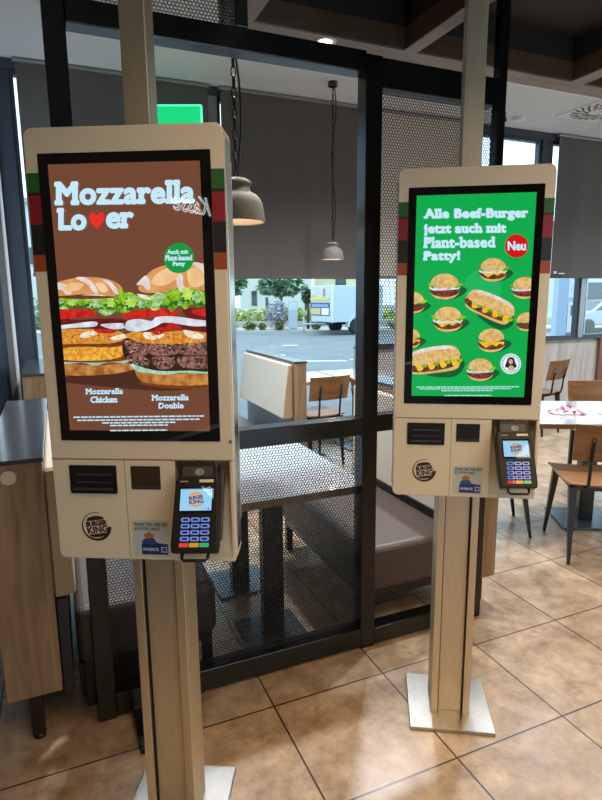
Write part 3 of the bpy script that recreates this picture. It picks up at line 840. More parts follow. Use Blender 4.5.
# local: x along the side away from the corner, y along the front
wid = (Bv-A).length
sgn = 1 if (Matrix.Rotation(-ang, 3, 'Z') @ fdir).y > 0 else -1
def ty(a): return sgn*a
m = MB(); m.box(0, 2.7, min(0, ty(wid)), max(0, ty(wid)), .52, 2.08); m.build('box', M_trail, t, .03)
m = MB()
for (x0, x1) in ((-.015, .03), (2.67, 2.715)):
    for (a, b) in ((-.015, .03), (wid-.03, wid+.015)):
        m.box(x0, x1, min(ty(a), ty(b)), max(ty(a), ty(b)), .5, 2.1)
m.build('corner_trim', M_alu, t)
MB().box(-.4, 2.7, min(ty(.6), ty(wid-.6)), max(ty(.6), ty(wid-.6)), .40, .52).build('chassis', M_frame, t)
for yy in (-.02, wid-.16):
    mt = Matrix.Translation((1.25, ty(yy+.09), .33)) @ Matrix.Rotation(PI/2, 4, 'X')
    w = MB().lathe([(.0001, -.1), (.2, -.1), (.33, -.09), (.34, 0), (.33, .09), (.2, .1), (.0001, .1)], 24, mtx=mt).build('wheel', M_rubber, t)
    MB().lathe([(.0001, -.115), (.17, -.11), (.18, -.09)], 20, mtx=mt).build('hub', M_alu, w)
m = MB(); fenders = [(1.25+.46*math.cos(a*PI/10), .33+.46*math.sin(a*PI/10)) for a in range(11)]
fe = fenders+[(x*1.0+(x-1.25)*-.08, z-.03) for x, z in fenders[::-1]]
m.prism(fe, 'y', min(ty(-.1), ty(.2)), max(ty(-.1), ty(.2))); m.build('fender', M_trail, t)
m = MB(); m.tube([(0, ty(.5), .46), (-1.0, ty(wid/2), .46)], .03, 6); m.tube([(0, ty(wid-.5), .46), (-1.0, ty(wid/2), .46)], .03, 6); m.tube([(-.9, ty(wid/2), .05), (-.9, ty(wid/2), .8)], .03, 6)
m.build('drawbar', M_cab, t)
pm = [mat('poster_dark', rgb(70, 75, 95), .5), mat('poster_yellow', rgb(225, 190, 60), .5), mat('poster_sand', rgb(190, 180, 130), .5), mat('poster_blue', rgb(120, 150, 190), .5), mat('poster_white', rgb(225, 232, 238), .5), mat('poster_orange', rgb(200, 120, 60), .5)]
m = MB()
def tp(a, b, z0, z1, mi, d): m.box(-.02-d, -.012, min(ty(a), ty(b)), max(ty(a), ty(b)), z0, z1, mi)
tp(.2, 1.75, .80, 1.36, 0, 0); tp(.2, 1.75, 1.46, 1.56, 1, 0); tp(.9, 1.7, .84, 1.12, 2, .004); tp(.25, .8, .84, 1.12, 4, .004); tp(.3, 1.6, 1.16, 1.30, 3, .004)
tp(.55, .7, 1.62, 1.95, 5, 0); tp(1.3, 1.6, 1.62, 1.72, 1, 0)
m.build('poster', pm, t)
# self service machine and car beyond the right window
o = EX(7.98, 17, -.04)
t = empty('service_machine', o, ER+.30, 'pale blue white self service machine standing outside the right window', 'machine')
MB().box(-.36, .34, -.3, .3, 0, 2.2).build('body', mat('machine_blue_grey', (.26, .36, .48, 1), .5), t, .01)
MB().box(-.34, .05, -.36, -.3, .55, 1.42).build('pay_unit', M_build, t, .02)
MB().box(-.28, -.02, -.366, -.36, 1.05, 1.34).build('display', M_carglass, t)
MB().box(-.19, -.11, -.368, -.36, .95, .975).build('coin_slot', M_frame, t)
MB().box(-.34, .30, -.312, -.30, 1.56, 2.1).build('info_panel', M_trail, t)
MB().box(.02, .26, -.318, -.312, 1.98, 2.06).build('blue_label', M_bluep, t)
MB().box(-.2, -.02, -.318, -.312, 2.07, 2.10).build('blue_strip', M_bluep, t)
m = MB()
for k in range(3): m.box(-.25, -.2, -.318, -.312, 1.7+k*.1, 1.76+k*.1)
m.box(.06, .16, -.318, -.312, 1.76, 1.86)
m.build('pictograms', M_cab, t)
m = MB()
for k in range(13): m.ring((.20, -.34, .62+k*.065), .035, .014, None, 0, 10, 5)
m.build('hose_coil', M_frame, t)
m = MB()
for k in range(4): m.box(-.34, .05, -.345, -.30, .12+k*.11, .18+k*.11)
m.build('vent_louvre', M_navy, t)
def car(label, r, f, rz, paint):
    t = empty('parked_car', EX(r, f, -.04), ER+rz, label, 'car')
    prof = [(-2.1, .35), (-2.15, .62), (-2.0, .82), (-1.2, .93), (-.55, 1.38), (.9, 1.42), (1.75, 1.02), (2.05, .95), (2.12, .5), (2.05, .32)]
    b = MB().prism(prof, 'y', -.83, .83); b.build('body', paint, t, .05, 3)
    gl = [(-1.05, .97), (-.5, 1.33), (.86, 1.36), (1.5, 1.02)]
    MB().prism(gl, 'y', -.84, .84).build('side_windows', M_carglass, t)
    MB().add([(-1.16, -.7, .97), (-1.16, .7, .97), (-.57, .62, 1.39), (-.57, -.62, 1.39)], [(0, 1, 2, 3)]).build('windscreen', M_carglass, t)
    for x in (-1.35, 1.3):
        for y in (-.78, .78):
            mt = Matrix.Translation((x, y, .31)) @ Matrix.Rotation(PI/2, 4, 'X')
            w = MB().lathe([(.0001, -.09), (.2, -.1), (.30, -.09), (.31, 0), (.30, .09), (.2, .1), (.0001, .09)], 20, mtx=mt).build('wheel', M_rubber, t)
            MB().lathe([(.0001, -.105), (.17, -.108), (.19, -.09)], 16, mtx=mt).build('hub', M_alu, w)
    for y in (-.6, .6):
        MB().box(-2.16, -2.1, y-.16, y+.16, .62, .76).build('headlight', M_trail, t, .02)
    return t
car('silver car parked outside, partly seen through the right window', 13.4, 25.5, .25, M_silver)

# ------------------------------------------------------------------ self-order kiosks
KW, KH, KZ, KOFF = .2385, 1.078, .918, .145     # half width, height, underside height, face distance from pole axis
YF = -KOFF
def homog(src, dst):
    A = []; b = []
    for (x, y), (u, v) in zip(src, dst):
        A.append([x, y, 1, 0, 0, 0, -u*x, -u*y]); b.append(u)
        A.append([0, 0, 0, x, y, 1, -v*x, -v*y]); b.append(v)
    h = np.linalg.solve(np.array(A, float), np.array(b, float))
    def f(x, y):
        d = h[6]*x+h[7]*y+1
        return ((h[0]*x+h[1]*y+h[2])/d, (h[3]*x+h[4]*y+h[5])/d)
    return f
SCR = (-.182, .182, .352, .995)
def clip(poly, r=SCR):
    def cut(P, ins, inter):
        out = []
        for i in range(len(P)):
            a, b = P[i-1], P[i]
            if ins(b):
                if not ins(a): out.append(inter(a, b))
                out.append(b)
            elif ins(a): out.append(inter(a, b))
        return out
    def ix(v): return lambda a, b: (v, a[1]+(b[1]-a[1])*(v-a[0])/(b[0]-a[0]))
    def iz(v): return lambda a, b: (a[0]+(b[0]-a[0])*(v-a[1])/(b[1]-a[1]), v)
    P = poly
    for ins, it in ((lambda p: p[0] >= r[0], ix(r[0])), (lambda p: p[0] <= r[1], ix(r[1])), (lambda p: p[1] >= r[2], iz(r[2])), (lambda p: p[1] <= r[3], iz(r[3]))):
        if len(P) < 3: return []
        P = cut(P, ins, it)
    return P
def spl(pts, n=4):
    """closed Catmull-Rom smoothing"""
    out = []; m = len(pts)
    for i in range(m):
        p0, p1, p2, p3 = pts[i-1], pts[i], pts[(i+1) % m], pts[(i+2) % m]
        for k in range(n):
            t = k/n
            out.append(tuple(.5*(2*p1[j]+(p2[j]-p0[j])*t+(2*p0[j]-5*p1[j]+4*p2[j]-p3[j])*t*t+(3*p1[j]-p0[j]-3*p2[j]+p3[j])*t**3) for j in (0, 1)))
    return out
def frill(cx, cy, w, h, n, seed):
    rnd = random.Random(seed); P = []
    for k in range(n):
        a = 2*PI*k/n; q = 1.0 if k % 2 else rnd.uniform(.55, .8)
        P.append((cx+w*q*math.cos(a)*rnd.uniform(.9, 1.1), cy+h*q*math.sin(a)*rnd.uniform(.9, 1.1)))
    return P
class Art:
    """flat picture shown on a screen: polygons in the advert's own layout coordinates, layered by hairlines"""
    def __init__(s, hmap, layer0=2): s.h = hmap; s.mb = MB(); s.mats = []; s.k = layer0
    def mi(s, m):
        if m not in s.mats: s.mats.append(m)
        return s.mats.index(m)
    def poly(s, pts, m, smooth=True, n=4):
        P = spl(pts, n) if smooth else pts
        P = clip([s.h(*p) for p in P])
        if len(P) >= 3:
            s.k += 1
            flat(s.mb, P, YS-.00003*s.k, s.mi(m))
    def speckle(s, x0, y0, x1, y1, m, n, r0, r1, seed, flatn=.6):
        rnd = random.Random(seed); s.k += 1
        for i in range(n):
            cx, cy, r = rnd.uniform(x0, x1), rnd.uniform(y0, y1), rnd.uniform(r0, r1)
            P = clip([s.h(cx+r*rnd.uniform(.7, 1.2)*math.cos(2*PI*q/7), cy+r*flatn*rnd.uniform(.7, 1.2)*math.sin(2*PI*q/7)) for q in range(7)])
            if len(P) > 2: flat(s.mb, P, YS-.00003*s.k-.000002*i, s.mi(m))
    def text(s, body, x0, y0, x1, y1, m, bold=.03, rot=0, shear=0, spacing=1.0, slab=0):
        """box given by its top-left and bottom-right in layout coordinates"""
        vs, fs = text_poly(body, 0, 3, shear, spacing, slab); s.k += 1
        ca, sa = math.cos(rot), math.sin(rot); cx, cy = (x0+x1)/2, (y0+y1)/2
        R = bold*(y1-y0); W = x1-x0-2*R; H = y1-y0-2*R
        for k, (ox, oy) in enumerate(embolden(None, R)):
            P = []
            for u, v in vs:
                a, b = (u-.5)*W+ox, (.5-v)*H+oy
                q = s.h(cx+a*ca-b*sa, cy+a*sa+b*ca); P.append((q[0], YS-.00003*s.k-.000001*k, q[1]))
            s.mb.add(P, fs, s.mi(m))
    def done(s, name, parent):
        return s.mb.build(name, s.mats, parent)
YS = YF-.0024
def E3(n, c, c2=None, vs=90, lo=.35, hi=.65, st=1.0):
    return emat('screen_'+n, rgb(*c), st*.87, .02, .5, 0, vs, rgb(*c2) if c2 else None, lo, hi)
S_brown = E3('brown', (112, 68, 48)); S_txt = E3('pale_blue', (196, 232, 248)); S_red = E3('heart', (232, 44, 34)); S_white = E3('white', (240, 246, 250))
S_badge = E3('badge_green', (0, 150, 62)); S_green = E3('green', (0, 168, 74))
S_bun = E3('bun', (232, 172, 112), (196, 122, 66), 22, .25, .75); S_bunlow = E3('bun_low', (212, 146, 74), (150, 88, 40), 45)
S_glaze = E3('glaze', (236, 232, 232), (214, 196, 182), 40); S_let = E3('lettuce', (158, 212, 44), (70, 138, 30), 70); S_let2 = E3('lettuce_pale', (190, 226, 160), (92, 160, 70), 80)
S_tom = E3('tomato', (226, 44, 34), (168, 18, 18), 60); S_toms = E3('tomato_dark', (120, 22, 24), (84, 18, 20), 60)
S_onion = E3('onion', (232, 240, 244), (190, 196, 214), 40); S_crisp = E3('crisp', (240, 172, 66), (186, 96, 24), 130, .30, .68)
S_crisp2 = E3('crisp2', (250, 194, 74), (206, 118, 24), 100, .30, .68); S_ket = E3('ketchup', (206, 40, 24), (160, 22, 14), 80)
S_meat = E3('meat', (170, 122, 108), (52, 26, 22), 110, .28, .72); S_meatd = E3('meat_dark', (62, 34, 30), (34, 18, 16), 100)
S_mint = E3('mint', (186, 226, 200), (130, 186, 160), 120); S_mozz = E3('mozzarella', (244, 240, 226), (226, 208, 178), 60)
S_cheese = E3('cheese', (248, 204, 40), (232, 168, 24), 60); S_shade = E3('picture_shadow', (6, 92, 46)); S_seed = E3('seed', (240, 220, 170))
S_bunS = E3('bun_small', (238, 206, 136), (196, 144, 76), 90, .25, .75); S_patS = E3('patty_small', (128, 74, 60), (58, 30, 28), 220, .4, .6)
S_under = E3('under_shadow', (72, 40, 28))

def burger_screen(disp, hm):
    """burger photo advert"""
    a = Art(hm)
    a.poly([(60, 377), (100, 366), (212, 378), (214, 384), (160, 389), (60, 379)], S_under)
    # chicken burger, left
    a.poly([(56, 352), (66, 360), (100, 363), (132, 360), (136, 366), (118, 371), (80, 373), (50, 369)], S_bunlow)
    a.poly([(50, 352), (90, 357), (132, 356), (136, 361), (110, 360), (96, 363), (82, 360), (66, 361), (50, 358)], S_mint)
    a.poly([(50, 343), (72, 339), (100, 341), (126, 342), (131, 349), (126, 355), (98, 358), (66, 357), (50, 354)], S_crisp2)
    a.poly([(50, 330), (70, 326), (98, 325), (122, 330), (128, 337), (118, 342), (88, 342), (50, 342)], S_crisp)
    a.poly([(84, 330), (94, 328), (97, 331), (88, 335), (80, 334)], S_mozz); a.poly([(110, 336), (122, 332), (128, 334), (118, 338)], S_mozz)
    a.poly([(94, 326), (104, 323), (118, 327), (112, 331), (98, 330)], S_ket)
    a.poly([(56, 314), (76, 317), (108, 316), (126, 318), (126, 326), (80, 326), (50, 324)], S_toms)
    a.poly([(50, 322), (64, 322), (90, 319), (98, 320), (95, 324), (74, 325), (50, 327)], S_onion); a.poly([(101, 322), (124, 321), (128, 325), (114, 327)], S_onion)
    a.poly([(50, 309), (62, 307), (92, 307), (97, 311), (94, 314), (62, 316), (50, 314)], S_tom)
    a.poly([(50, 305), (58, 306), (70, 306), (76, 302), (88, 305), (96, 307), (104, 313), (112, 312), (120, 306), (128, 300), (124, 292), (110, 293), (98, 295), (86, 296), (72, 294), (58, 297), (50, 298)], S_let2, True, 3)
    a.poly([(56, 300), (63, 294), (72, 296), (70, 303), (62, 304)], S_let); a.poly([(76, 302), (82, 295), (92, 297), (88, 304)], S_let); a.poly([(96, 306), (104, 297), (116, 299), (112, 308)], S_let)
    a.poly([(46, 288), (52, 282), (62, 278), (78, 275), (92, 274.5), (108, 277), (118, 281), (123, 287), (120, 294), (108, 295), (92, 292), (76, 292), (60, 295), (46, 294)], S_bun)
    a.poly([(76, 275.5), (84, 274.5), (92, 279), (97, 286), (99, 291), (94, 290), (88, 282)], S_glaze); a.poly([(103, 277), (110, 278.5), (117, 286), (119, 292), (115, 291), (110, 284)], S_glaze)
    a.poly([(50, 282), (60, 280), (70, 284), (72, 291), (67, 292), (62, 287), (52, 286)], S_glaze)
    a.poly([(78, 293), (98, 292), (110, 295), (96, 297), (80, 296)], S_mozz)
    S_hi = E3('bun_light', (246, 206, 158), (236, 186, 130), 30); S_dk = E3('crust_dark', (132, 66, 20), (100, 48, 16), 60)
    S_letd = E3('lettuce_deep', (64, 118, 34), (40, 88, 26), 60); S_letl = E3('lettuce_light', (206, 232, 110), (160, 206, 70), 60)
    a.poly([(56, 342), (80, 341), (110, 341), (128, 338), (131, 341), (112, 345), (84, 344), (56, 345)], S_dk)
    a.poly([(54, 356), (80, 358), (112, 357), (130, 351), (126, 358), (100, 360), (66, 359)], S_dk)
    a.speckle(58, 345, 122, 354, S_crisp, 34, .8, 2.2, 5); a.speckle(60, 328, 120, 339, S_dk, 26, .4, 1.1, 6); a.speckle(58, 345, 122, 355, S_hi, 18, .4, 1.0, 7)
    a.poly([(64, 286), (72, 280), (84, 281), (80, 287), (70, 289)], S_hi); a.poly([(96, 281), (104, 281), (109, 288), (102, 290)], S_hi)
    for k, (x, y, w_, h_) in enumerate(((60, 299, 6, 4), (72, 301, 6, 4), (84, 300, 7, 5), (98, 303, 8, 5), (112, 301, 8, 6), (121, 297, 6, 6))):
        a.poly(frill(x, y+1.5, w_, h_, 14, k), S_letd, True, 2); a.poly(frill(x, y-.5, w_*.85, h_*.8, 14, k+20), (S_let2, S_letl, S_let)[k % 3], True, 2)
    a.poly([(54, 293.5), (80, 292.5), (112, 294), (118, 295), (100, 296.5), (70, 296)], S_dk)
    # double burger, right
    a.poly([(137, 366), (160, 370), (190, 372), (216, 371), (216, 384), (180, 385), (150, 382), (140, 377)], S_bunlow)
    a.poly([(130, 361), (150, 366), (180, 368), (216, 365), (216, 371), (196, 372), (180, 371), (168, 373), (150, 371), (138, 369)], S_mint)
    a.poly([(124, 338), (136, 336), (160, 340), (190, 340), (216, 336), (216, 368), (190, 369), (160, 369), (140, 364), (130, 359), (124, 352)], S_meatd)
    a.poly([(125, 341), (133, 337), (146, 340), (150, 347), (146, 353), (132, 352)], S_meat); a.poly([(149, 343), (164, 341), (178, 344), (178, 352), (160, 354), (150, 351)], S_meat); a.poly([(180, 343), (198, 341), (214, 343), (214, 352), (196, 354), (182, 352)], S_meat)
    a.poly([(128, 354), (140, 353), (150, 358), (148, 364), (138, 362), (130, 359)], S_meat); a.poly([(153, 356), (168, 355), (176, 360), (170, 367), (158, 366)], S_meat); a.poly([(179, 356), (198, 355), (214, 356), (214, 366), (192, 367), (181, 364)], S_meat)
    a.poly([(126, 333), (140, 329), (170, 330), (216, 327), (216, 338), (190, 342), (160, 342), (140, 340)], S_crisp)
    a.poly([(144, 331), (150, 330), (154, 334), (165, 332), (162, 336), (152, 338), (146, 336)], S_mozz); a.poly([(184, 328), (192, 330), (202, 333), (204, 337), (192, 337), (186, 333)], S_mozz)
    a.poly([(124, 322), (134, 320), (170, 318), (210, 320), (216, 322), (216, 332), (180, 328), (140, 330)], S_toms)
    a.poly([(126, 326), (128, 319), (140, 317), (152, 319), (158, 315), (176, 315), (196, 318), (216, 321), (216, 324), (196, 325), (176, 322), (164, 321), (156, 325), (144, 329), (132, 329)], S_onion, True, 5)
    a.poly([(154, 329), (158, 326), (166, 325), (171, 321), (178, 323), (183, 327), (174, 329), (166, 330), (160, 333), (154, 332)], S_ket)
    a.poly([(184, 308), (200, 307), (216, 308), (216, 319), (200, 318), (188, 316)], S_toms); a.poly([(192, 309), (204, 307.5), (216, 309), (216, 316), (198, 314)], S_tom)
    a.poly([(123, 311), (136, 307), (160, 306), (177, 309), (178, 314), (156, 315), (132, 317), (124, 315)], S_tom)
    a.poly([(114, 302), (119, 293), (121, 287), (126, 291), (131, 290), (138, 294), (146, 296), (156, 293), (164, 291), (170, 284), (176, 284), (180, 289), (188, 286), (190, 281), (194, 285), (201, 290), (206, 293), (206, 302), (200, 306), (192, 303), (186, 308), (180, 304), (172, 310), (166, 304), (156, 309), (146, 305), (134, 308), (124, 311), (116, 308)], S_let, True, 3)
    a.poly([(120, 300), (130, 294), (142, 298), (138, 306), (126, 307)], S_let2); a.poly([(172, 296), (182, 291), (190, 296), (184, 303), (174, 303)], S_let2)
    a.poly([(139, 287), (143, 279), (152, 269), (165, 264), (182, 261), (196, 262), (216, 266), (216, 292), (196, 288), (176, 290), (160, 291), (146, 291)], S_bun)
    a.poly([(137, 283), (143, 276), (147, 274), (151, 281), (150, 288), (146, 287), (143, 283)], S_glaze); a.poly([(176, 272), (183, 274), (184, 284), (189, 292), (183, 294), (178, 284)], S_glaze)
    a.poly([(192, 262), (200, 262), (206, 267), (206, 278), (202, 270)], S_glaze)
    a.poly([(138, 292), (152, 294), (158, 291), (166, 294), (162, 302), (156, 308), (152, 307), (153, 299), (144, 297)], S_mozz)
    for (x0, y0, x1, y1, sd) in ((126, 339, 148, 351, 1), (150, 342, 177, 352, 2), (181, 342, 213, 352, 3), (129, 355, 148, 362, 4), (154, 356, 175, 366, 5), (181, 356, 213, 366, 6)):
        a.speckle(x0, y0, x1, y1, S_meatd, 26, .6, 1.8, sd); a.speckle(x0, y0, x1, y1, E3('meat_light', (206, 160, 146), (168, 116, 100), 80), 16, .5, 1.4, sd+10)
    a.speckle(140, 330, 212, 339, S_dk, 30, .4, 1.1, 31); a.speckle(140, 330, 212, 339, S_hi, 16, .4, .9, 32)
    a.poly([(152, 281), (158, 272), (170, 266), (182, 266), (178, 276), (164, 284)], S_hi); a.poly([(188, 270), (198, 268), (206, 280), (198, 286), (190, 284)], S_hi)
    a.poly([(140, 380), (160, 382.5), (190, 384), (216, 383), (216, 386), (180, 387), (150, 384)], S_dk)
    for k, (x, y, w_, h_) in enumerate(((122, 297, 8, 8), (132, 301, 8, 7), (143, 302, 7, 6), (166, 299, 9, 7), (176, 294, 9, 9), (188, 293, 8, 9), (199, 297, 8, 8), (206, 299, 6, 7))):
        a.poly(frill(x, y+2, w_, h_, 14, k+40), S_letd, True, 2); a.poly(frill(x, y-.5, w_*.9, h_*.85, 16, k+60), (S_let, S_letl, S_let2, S_let)[k % 4], True, 2)
    a.poly([(146, 293), (153, 294), (158, 292), (166, 294), (163, 301), (157, 307), (153, 306), (153, 299)], S_let2)
    # badge
    a.poly(circ(179.5, 257, 15, 36), S_badge, False)
    a.done('burger_photo', disp)
    b = Art(hm, 180)
    b.text('Mozzarella', 55.5, 179.5, 195.5, 203.5, S_txt, .06, slab=.05, spacing=1.06)
    b.text('Lo', 58, 205.5, 88, 228.5, S_txt, .06, slab=.05); b.text('er', 107, 210.5, 135, 227.3, S_txt, .08, slab=.05)
    b.poly([(98, 226.5), (92, 220), (90.5, 214), (94, 210.5), (98, 213.5), (101.5, 210.5), (105.5, 213.5), (104, 220)], S_red)
    b.done('headline_text', disp)
    c = Art(hm, 190)
    for tx, x0, y0, x1, y1 in (('Auch mit', 168, 248.5, 189, 253), ('Plant-based', 166, 254, 193, 259.5), ('Patty', 173.5, 260.5, 186, 266)):
        c.text(tx, x0, y0, x1, y1, S_txt, .05, slab=.04, spacing=1.05)
    c.done('badge_text', disp)
    d = Art(hm, 190)
    for tx, x0, y0, x1, y1 in (('Mozzarella', 87, 385.5, 124.5, 391.5), ('Chicken', 92, 393.5, 119, 400), ('Mozzarella', 153, 392.5, 190, 398.5), ('Double', 160, 400.5, 185, 406.5)):
        d.text(tx, x0, y0, x1, y1, S_txt, .05, slab=.05, spacing=1.06)
    d.done('caption_text', disp)
    e = Art(hm, 190); rnd = random.Random(2)
    for (y, x0, x1) in ((413.5, 75, 206), (416.6, 79, 201), (419.4, 104, 177), (422, 112, 170), (427, 112, 169)):
        x = x0
        while x < x1:
            w = rnd.uniform(2.5, 7); e.poly([(x, y), (min(x+w, x1), y), (min(x+w, x1), y+1.3), (x, y+1.3)], S_txt, False); x += w+.9
    e.done('fine_print', disp)

def small_burger(a, cx, cy, w, kind, rot=0):
    h = w*.84; ca, sa = math.cos(rot), math.sin(rot)
    def T(P): return [(cx+(x*ca-y*sa)*w, cy+(x*sa+y*ca)*w) for x, y in P]
    a.poly(T([(-.2, .30), (.3, .0), (.62, .02), (.72, .14), (.5, .32), (.15, .43)]), S_shade)
    a.poly(T([(-.40, .14), (.40, .14), (.42, .26), (.26, .38), (0, .42), (-.26, .38), (-.42, .26)]), S_bunS)
    a.poly(T([(-.44, .06), (.44, .06), (.45, .20), (.28, .30), (0, .34), (-.28, .30), (-.45, .20)]), S_patS)
    if 'c' in kind:
        a.poly(T([(-.46, .05), (.46, .05), (.44, .16), (.30, .12), (.16, .22), (.02, .15), (-.2, .27), (-.36, .14)]), S_cheese, False)
    if 't' in kind:
        a.poly(T([(-.22, .04), (.18, .03), (.24, .12), (.05, .18), (-.2, .14)]), S_tom)
    if 'o' in kind:
        a.poly(T([(-.48, .0), (-.2, .04), (.2, .02), (.46, -.02), (.46, .08), (.1, .11), (-.3, .13), (-.48, .08)]), S_onion)
    if 'l' in kind:
        a.poly(T([(-.56, -.10), (-.48, -.02), (-.40, .06), (-.30, .01), (-.16, .07), (-.02, .03), (.12, .08), (.26, .02), (.40, .06), (.54, -.02), (.60, -.08), (.46, -.12), (.2, -.06), (-.2, -.04), (-.44, -.14)]), S_let, True, 3)
    a.poly(T([(-.44, -.06), (-.40, -.24), (-.22, -.38), (0, -.42), (.22, -.38), (.40, -.24), (.44, -.06), (.22, .03), (0, .05), (-.22, .03)]), S_bunS)
    rnd = random.Random(int(cx*7+cy))
    for k in range(16):
        x, y = rnd.uniform(-.34, .34), rnd.uniform(-.34, -.08)
        if x*x*5+(y+.05)**2*7 < .75:
            a.poly(T([(x-.02, y), (x, y-.014), (x+.02, y), (x, y+.014)]), S_seed, False)
def sub_roll(a, cx, cy, w, h, rot, kind):
    ca, sa = math.cos(rot), math.sin(rot)
    def T(P): return [(cx+x*w*ca-y*h*sa, cy+x*w*sa+y*h*ca) for x, y in P]
    a.poly(T([(-.2, .5), (.3, .2), (.56, .1), (.62, .4), (.4, .75), (.05, .7)]), S_shade)
    a.poly(T([(-.5, .0), (.5, -.05), (.52, .3), (.4, .5), (0, .52), (-.44, .46), (-.54, .25)]), S_bunS)
    a.poly(T([(-.52, .05), (.5, -.05), (.52, .25), (.3, .40), (-.2, .42), (-.5, .34)]), S_patS)
    for k in range(4):
        x = -.42+k*.25
        a.poly(T([(x, .0), (x+.2, .02), (x+.16, .30), (x+.06, .36), (x+.02, .16)]), S_cheese)
        a.poly(T([(x+.14, .12), (x+.24, .10), (x+.25, .22), (x+.16, .24)]), S_let)
    a.poly(T([(-.53, .08), (-.54, -.2), (-.42, -.42), (0, -.5), (.42, -.44), (.54, -.2), (.53, .05), (.2, .10), (-.2, .14)]), S_bunS)
    a.poly(T([(-.48, -.28), (-.3, -.46), (0, -.5), (.3, -.47), (.5, -.3), (.3, -.34), (0, -.36), (-.3, -.32)]), S_glaze)
def plant_screen(disp, hm):
    """green advert with many small burgers"""
    a = Art(hm)
    a.poly(circ(483, 287, 19, 30), E3('green_light', (24, 178, 92)), False)
    small_burger(a, 444.5, 285, 31, 'lot'); small_burger(a, 493.5, 268.5, 28, 'locl'); small_burger(a, 525, 287, 26, 'lto')
    small_burger(a, 411.5, 301, 26, 'l'); small_burger(a, 447.5, 318, 30, 'loc'); small_burger(a, 527, 321, 22, 'l'); small_burger(a, 491, 339.5, 28, 'c')
    small_burger(a, 408, 337, 24, 'c'); small_burger(a, 479.5, 369, 27, 'lto')
    sub_roll(a, 490, 305, 45, 24, .42, ''); sub_roll(a, 433, 358.5, 48, 26, -.14, '')
    a.done('burger_photo', disp)
    b = Art(hm, 330)
    for tx, x0, y0, x1, y1 in (('Alle Beef-Burger', 423.5, 206.5, 528.5, 219.5), ('jetzt auch mit', 423.5, 221.5, 506.5, 234.5), ('Plant-based', 423, 235, 495.5, 246.5), ('Patty!', 422.5, 249, 460, 261.5)):
        b.text(tx, x0, y0, x1, y1, S_txt, .06, slab=.05, spacing=1.06)
    b.done('headline_text', disp)
    c = Art(hm, 330)
    c.poly(circ(516.5, 245, 11.7, 32), E3('badge_red', (206, 16, 14)), False)
    c.text('Neu', 507.5, 240, 526, 249.5, S_txt, .05)
    c.done('badge', disp)
    d = Art(hm, 330)
    d.poly(circ(509.8, 363, 10.3, 32), S_white, False); d.poly(circ(509.8, 363, 9.6, 32), E3('seal_blue', (120, 178, 196)), False); d.poly(circ(509.8, 363, 7.6, 32), S_white, False)
    for k in range(22):
        an = 2*PI*k/22
        d.poly([(509.8+r*math.cos(an+q), 363+r*math.sin(an+q)) for r, q in ((7.9, -.07), (9.3, -.07), (9.3, .07), (7.9, .07))], S_white, False)
    S_hair = E3('seal_dark', (30, 40, 60)); S_skin = E3('seal_skin', (206, 170, 140))
    d.poly([(505.5, 361), (507, 357.3), (510, 356.2), (513, 357.5), (514, 361), (515.5, 366), (511, 368), (507.5, 367), (504, 366)], S_hair)
    d.poly(circ(509.8, 360.8, 2.1, 16, 2.6), S_skin, False); d.poly([(506.5, 368.5), (508.5, 365), (511.5, 365), (513.8, 368.5), (510, 370)], S_skin)
    d.done('round_seal', disp)
    e = Art(hm, 330); rnd = random.Random(9)
    for (y, x0, x1) in ((385.5, 415, 518), (387.3, 418, 510), (389.2, 440, 492), (394, 443, 490)):
        x = x0
        while x < x1:
            w = rnd.uniform(2, 5.5); e.poly([(x, y), (min(x+w, x1), y), (min(x+w, x1), y+.9), (x, y+.9)], S_txt, False); x += w+.7
    e.done('fine_print', disp)

M_logo = mat('emblem_dark_brown', (.035, .018, .013, 1), .4)
def burger_emblem(mb, cx, cz, R, y, mi_dark, mi_text=None, mtx=None, crescent=True, mi_bun=None):
    """two tilted bun halves around two words, wrapped by a crescent"""
    rot = .14
    def T(P): return [(cx+R*(x*math.cos(rot)-z*math.sin(rot)), cz+R*(x*math.sin(rot)+z*math.cos(rot))) for x, z in P]
    mb_ = mi_dark if mi_bun is None else mi_bun
    def lens(z0, top):
        P = []
        for k in range(13):
            an = PI*k/12
            P.append((.60*math.cos(an), z0+(.30 if top else -.24)*math.sin(an)**.8))
        return P if top else P[::-1]
    flat(mb, T(lens(.44, True)), y, mb_, mtx); flat(mb, T(lens(-.50, False)), y, mb_, mtx)
    ti = mi_dark if mi_text is None else mi_text
    for body, z0, z1, hw in (('BURGER', .06, .38, .66), ('KING', -.43, .0, .66)):
        vs, fs = text_poly(body, 0)
        for k, (ox, oz) in enumerate(embolden(None, .024)):
            P = T([((u-.5)*2*hw*1.05+.03+ox, z0+v*(z1-z0)+oz) for u, v in vs])
            mb.add([(p[0], y-.0002-.000001*k, p[1]) for p in P], fs, ti, False, mtx)
    if crescent:
        n = 40
        for k in range(n):
            a0 = math.radians(75+k*(285/n)); a1 = math.radians(75+(k+1)*(285/n))
            def th(a):
                q = (math.degrees(a)-75)/285
                return .04+.24*max(0, q-.1)**1.2
            def pt(a, inn): r = 1.0-(th(a) if inn else 0); return (r*math.cos(a), r*math.sin(a))
            flat(mb, [(cx+R*p[0], cz+R*p[1]) for p in (pt(a0, 0), pt(a1, 0), pt(a1, 1), pt(a0, 1))], y, mi_dark, mtx)

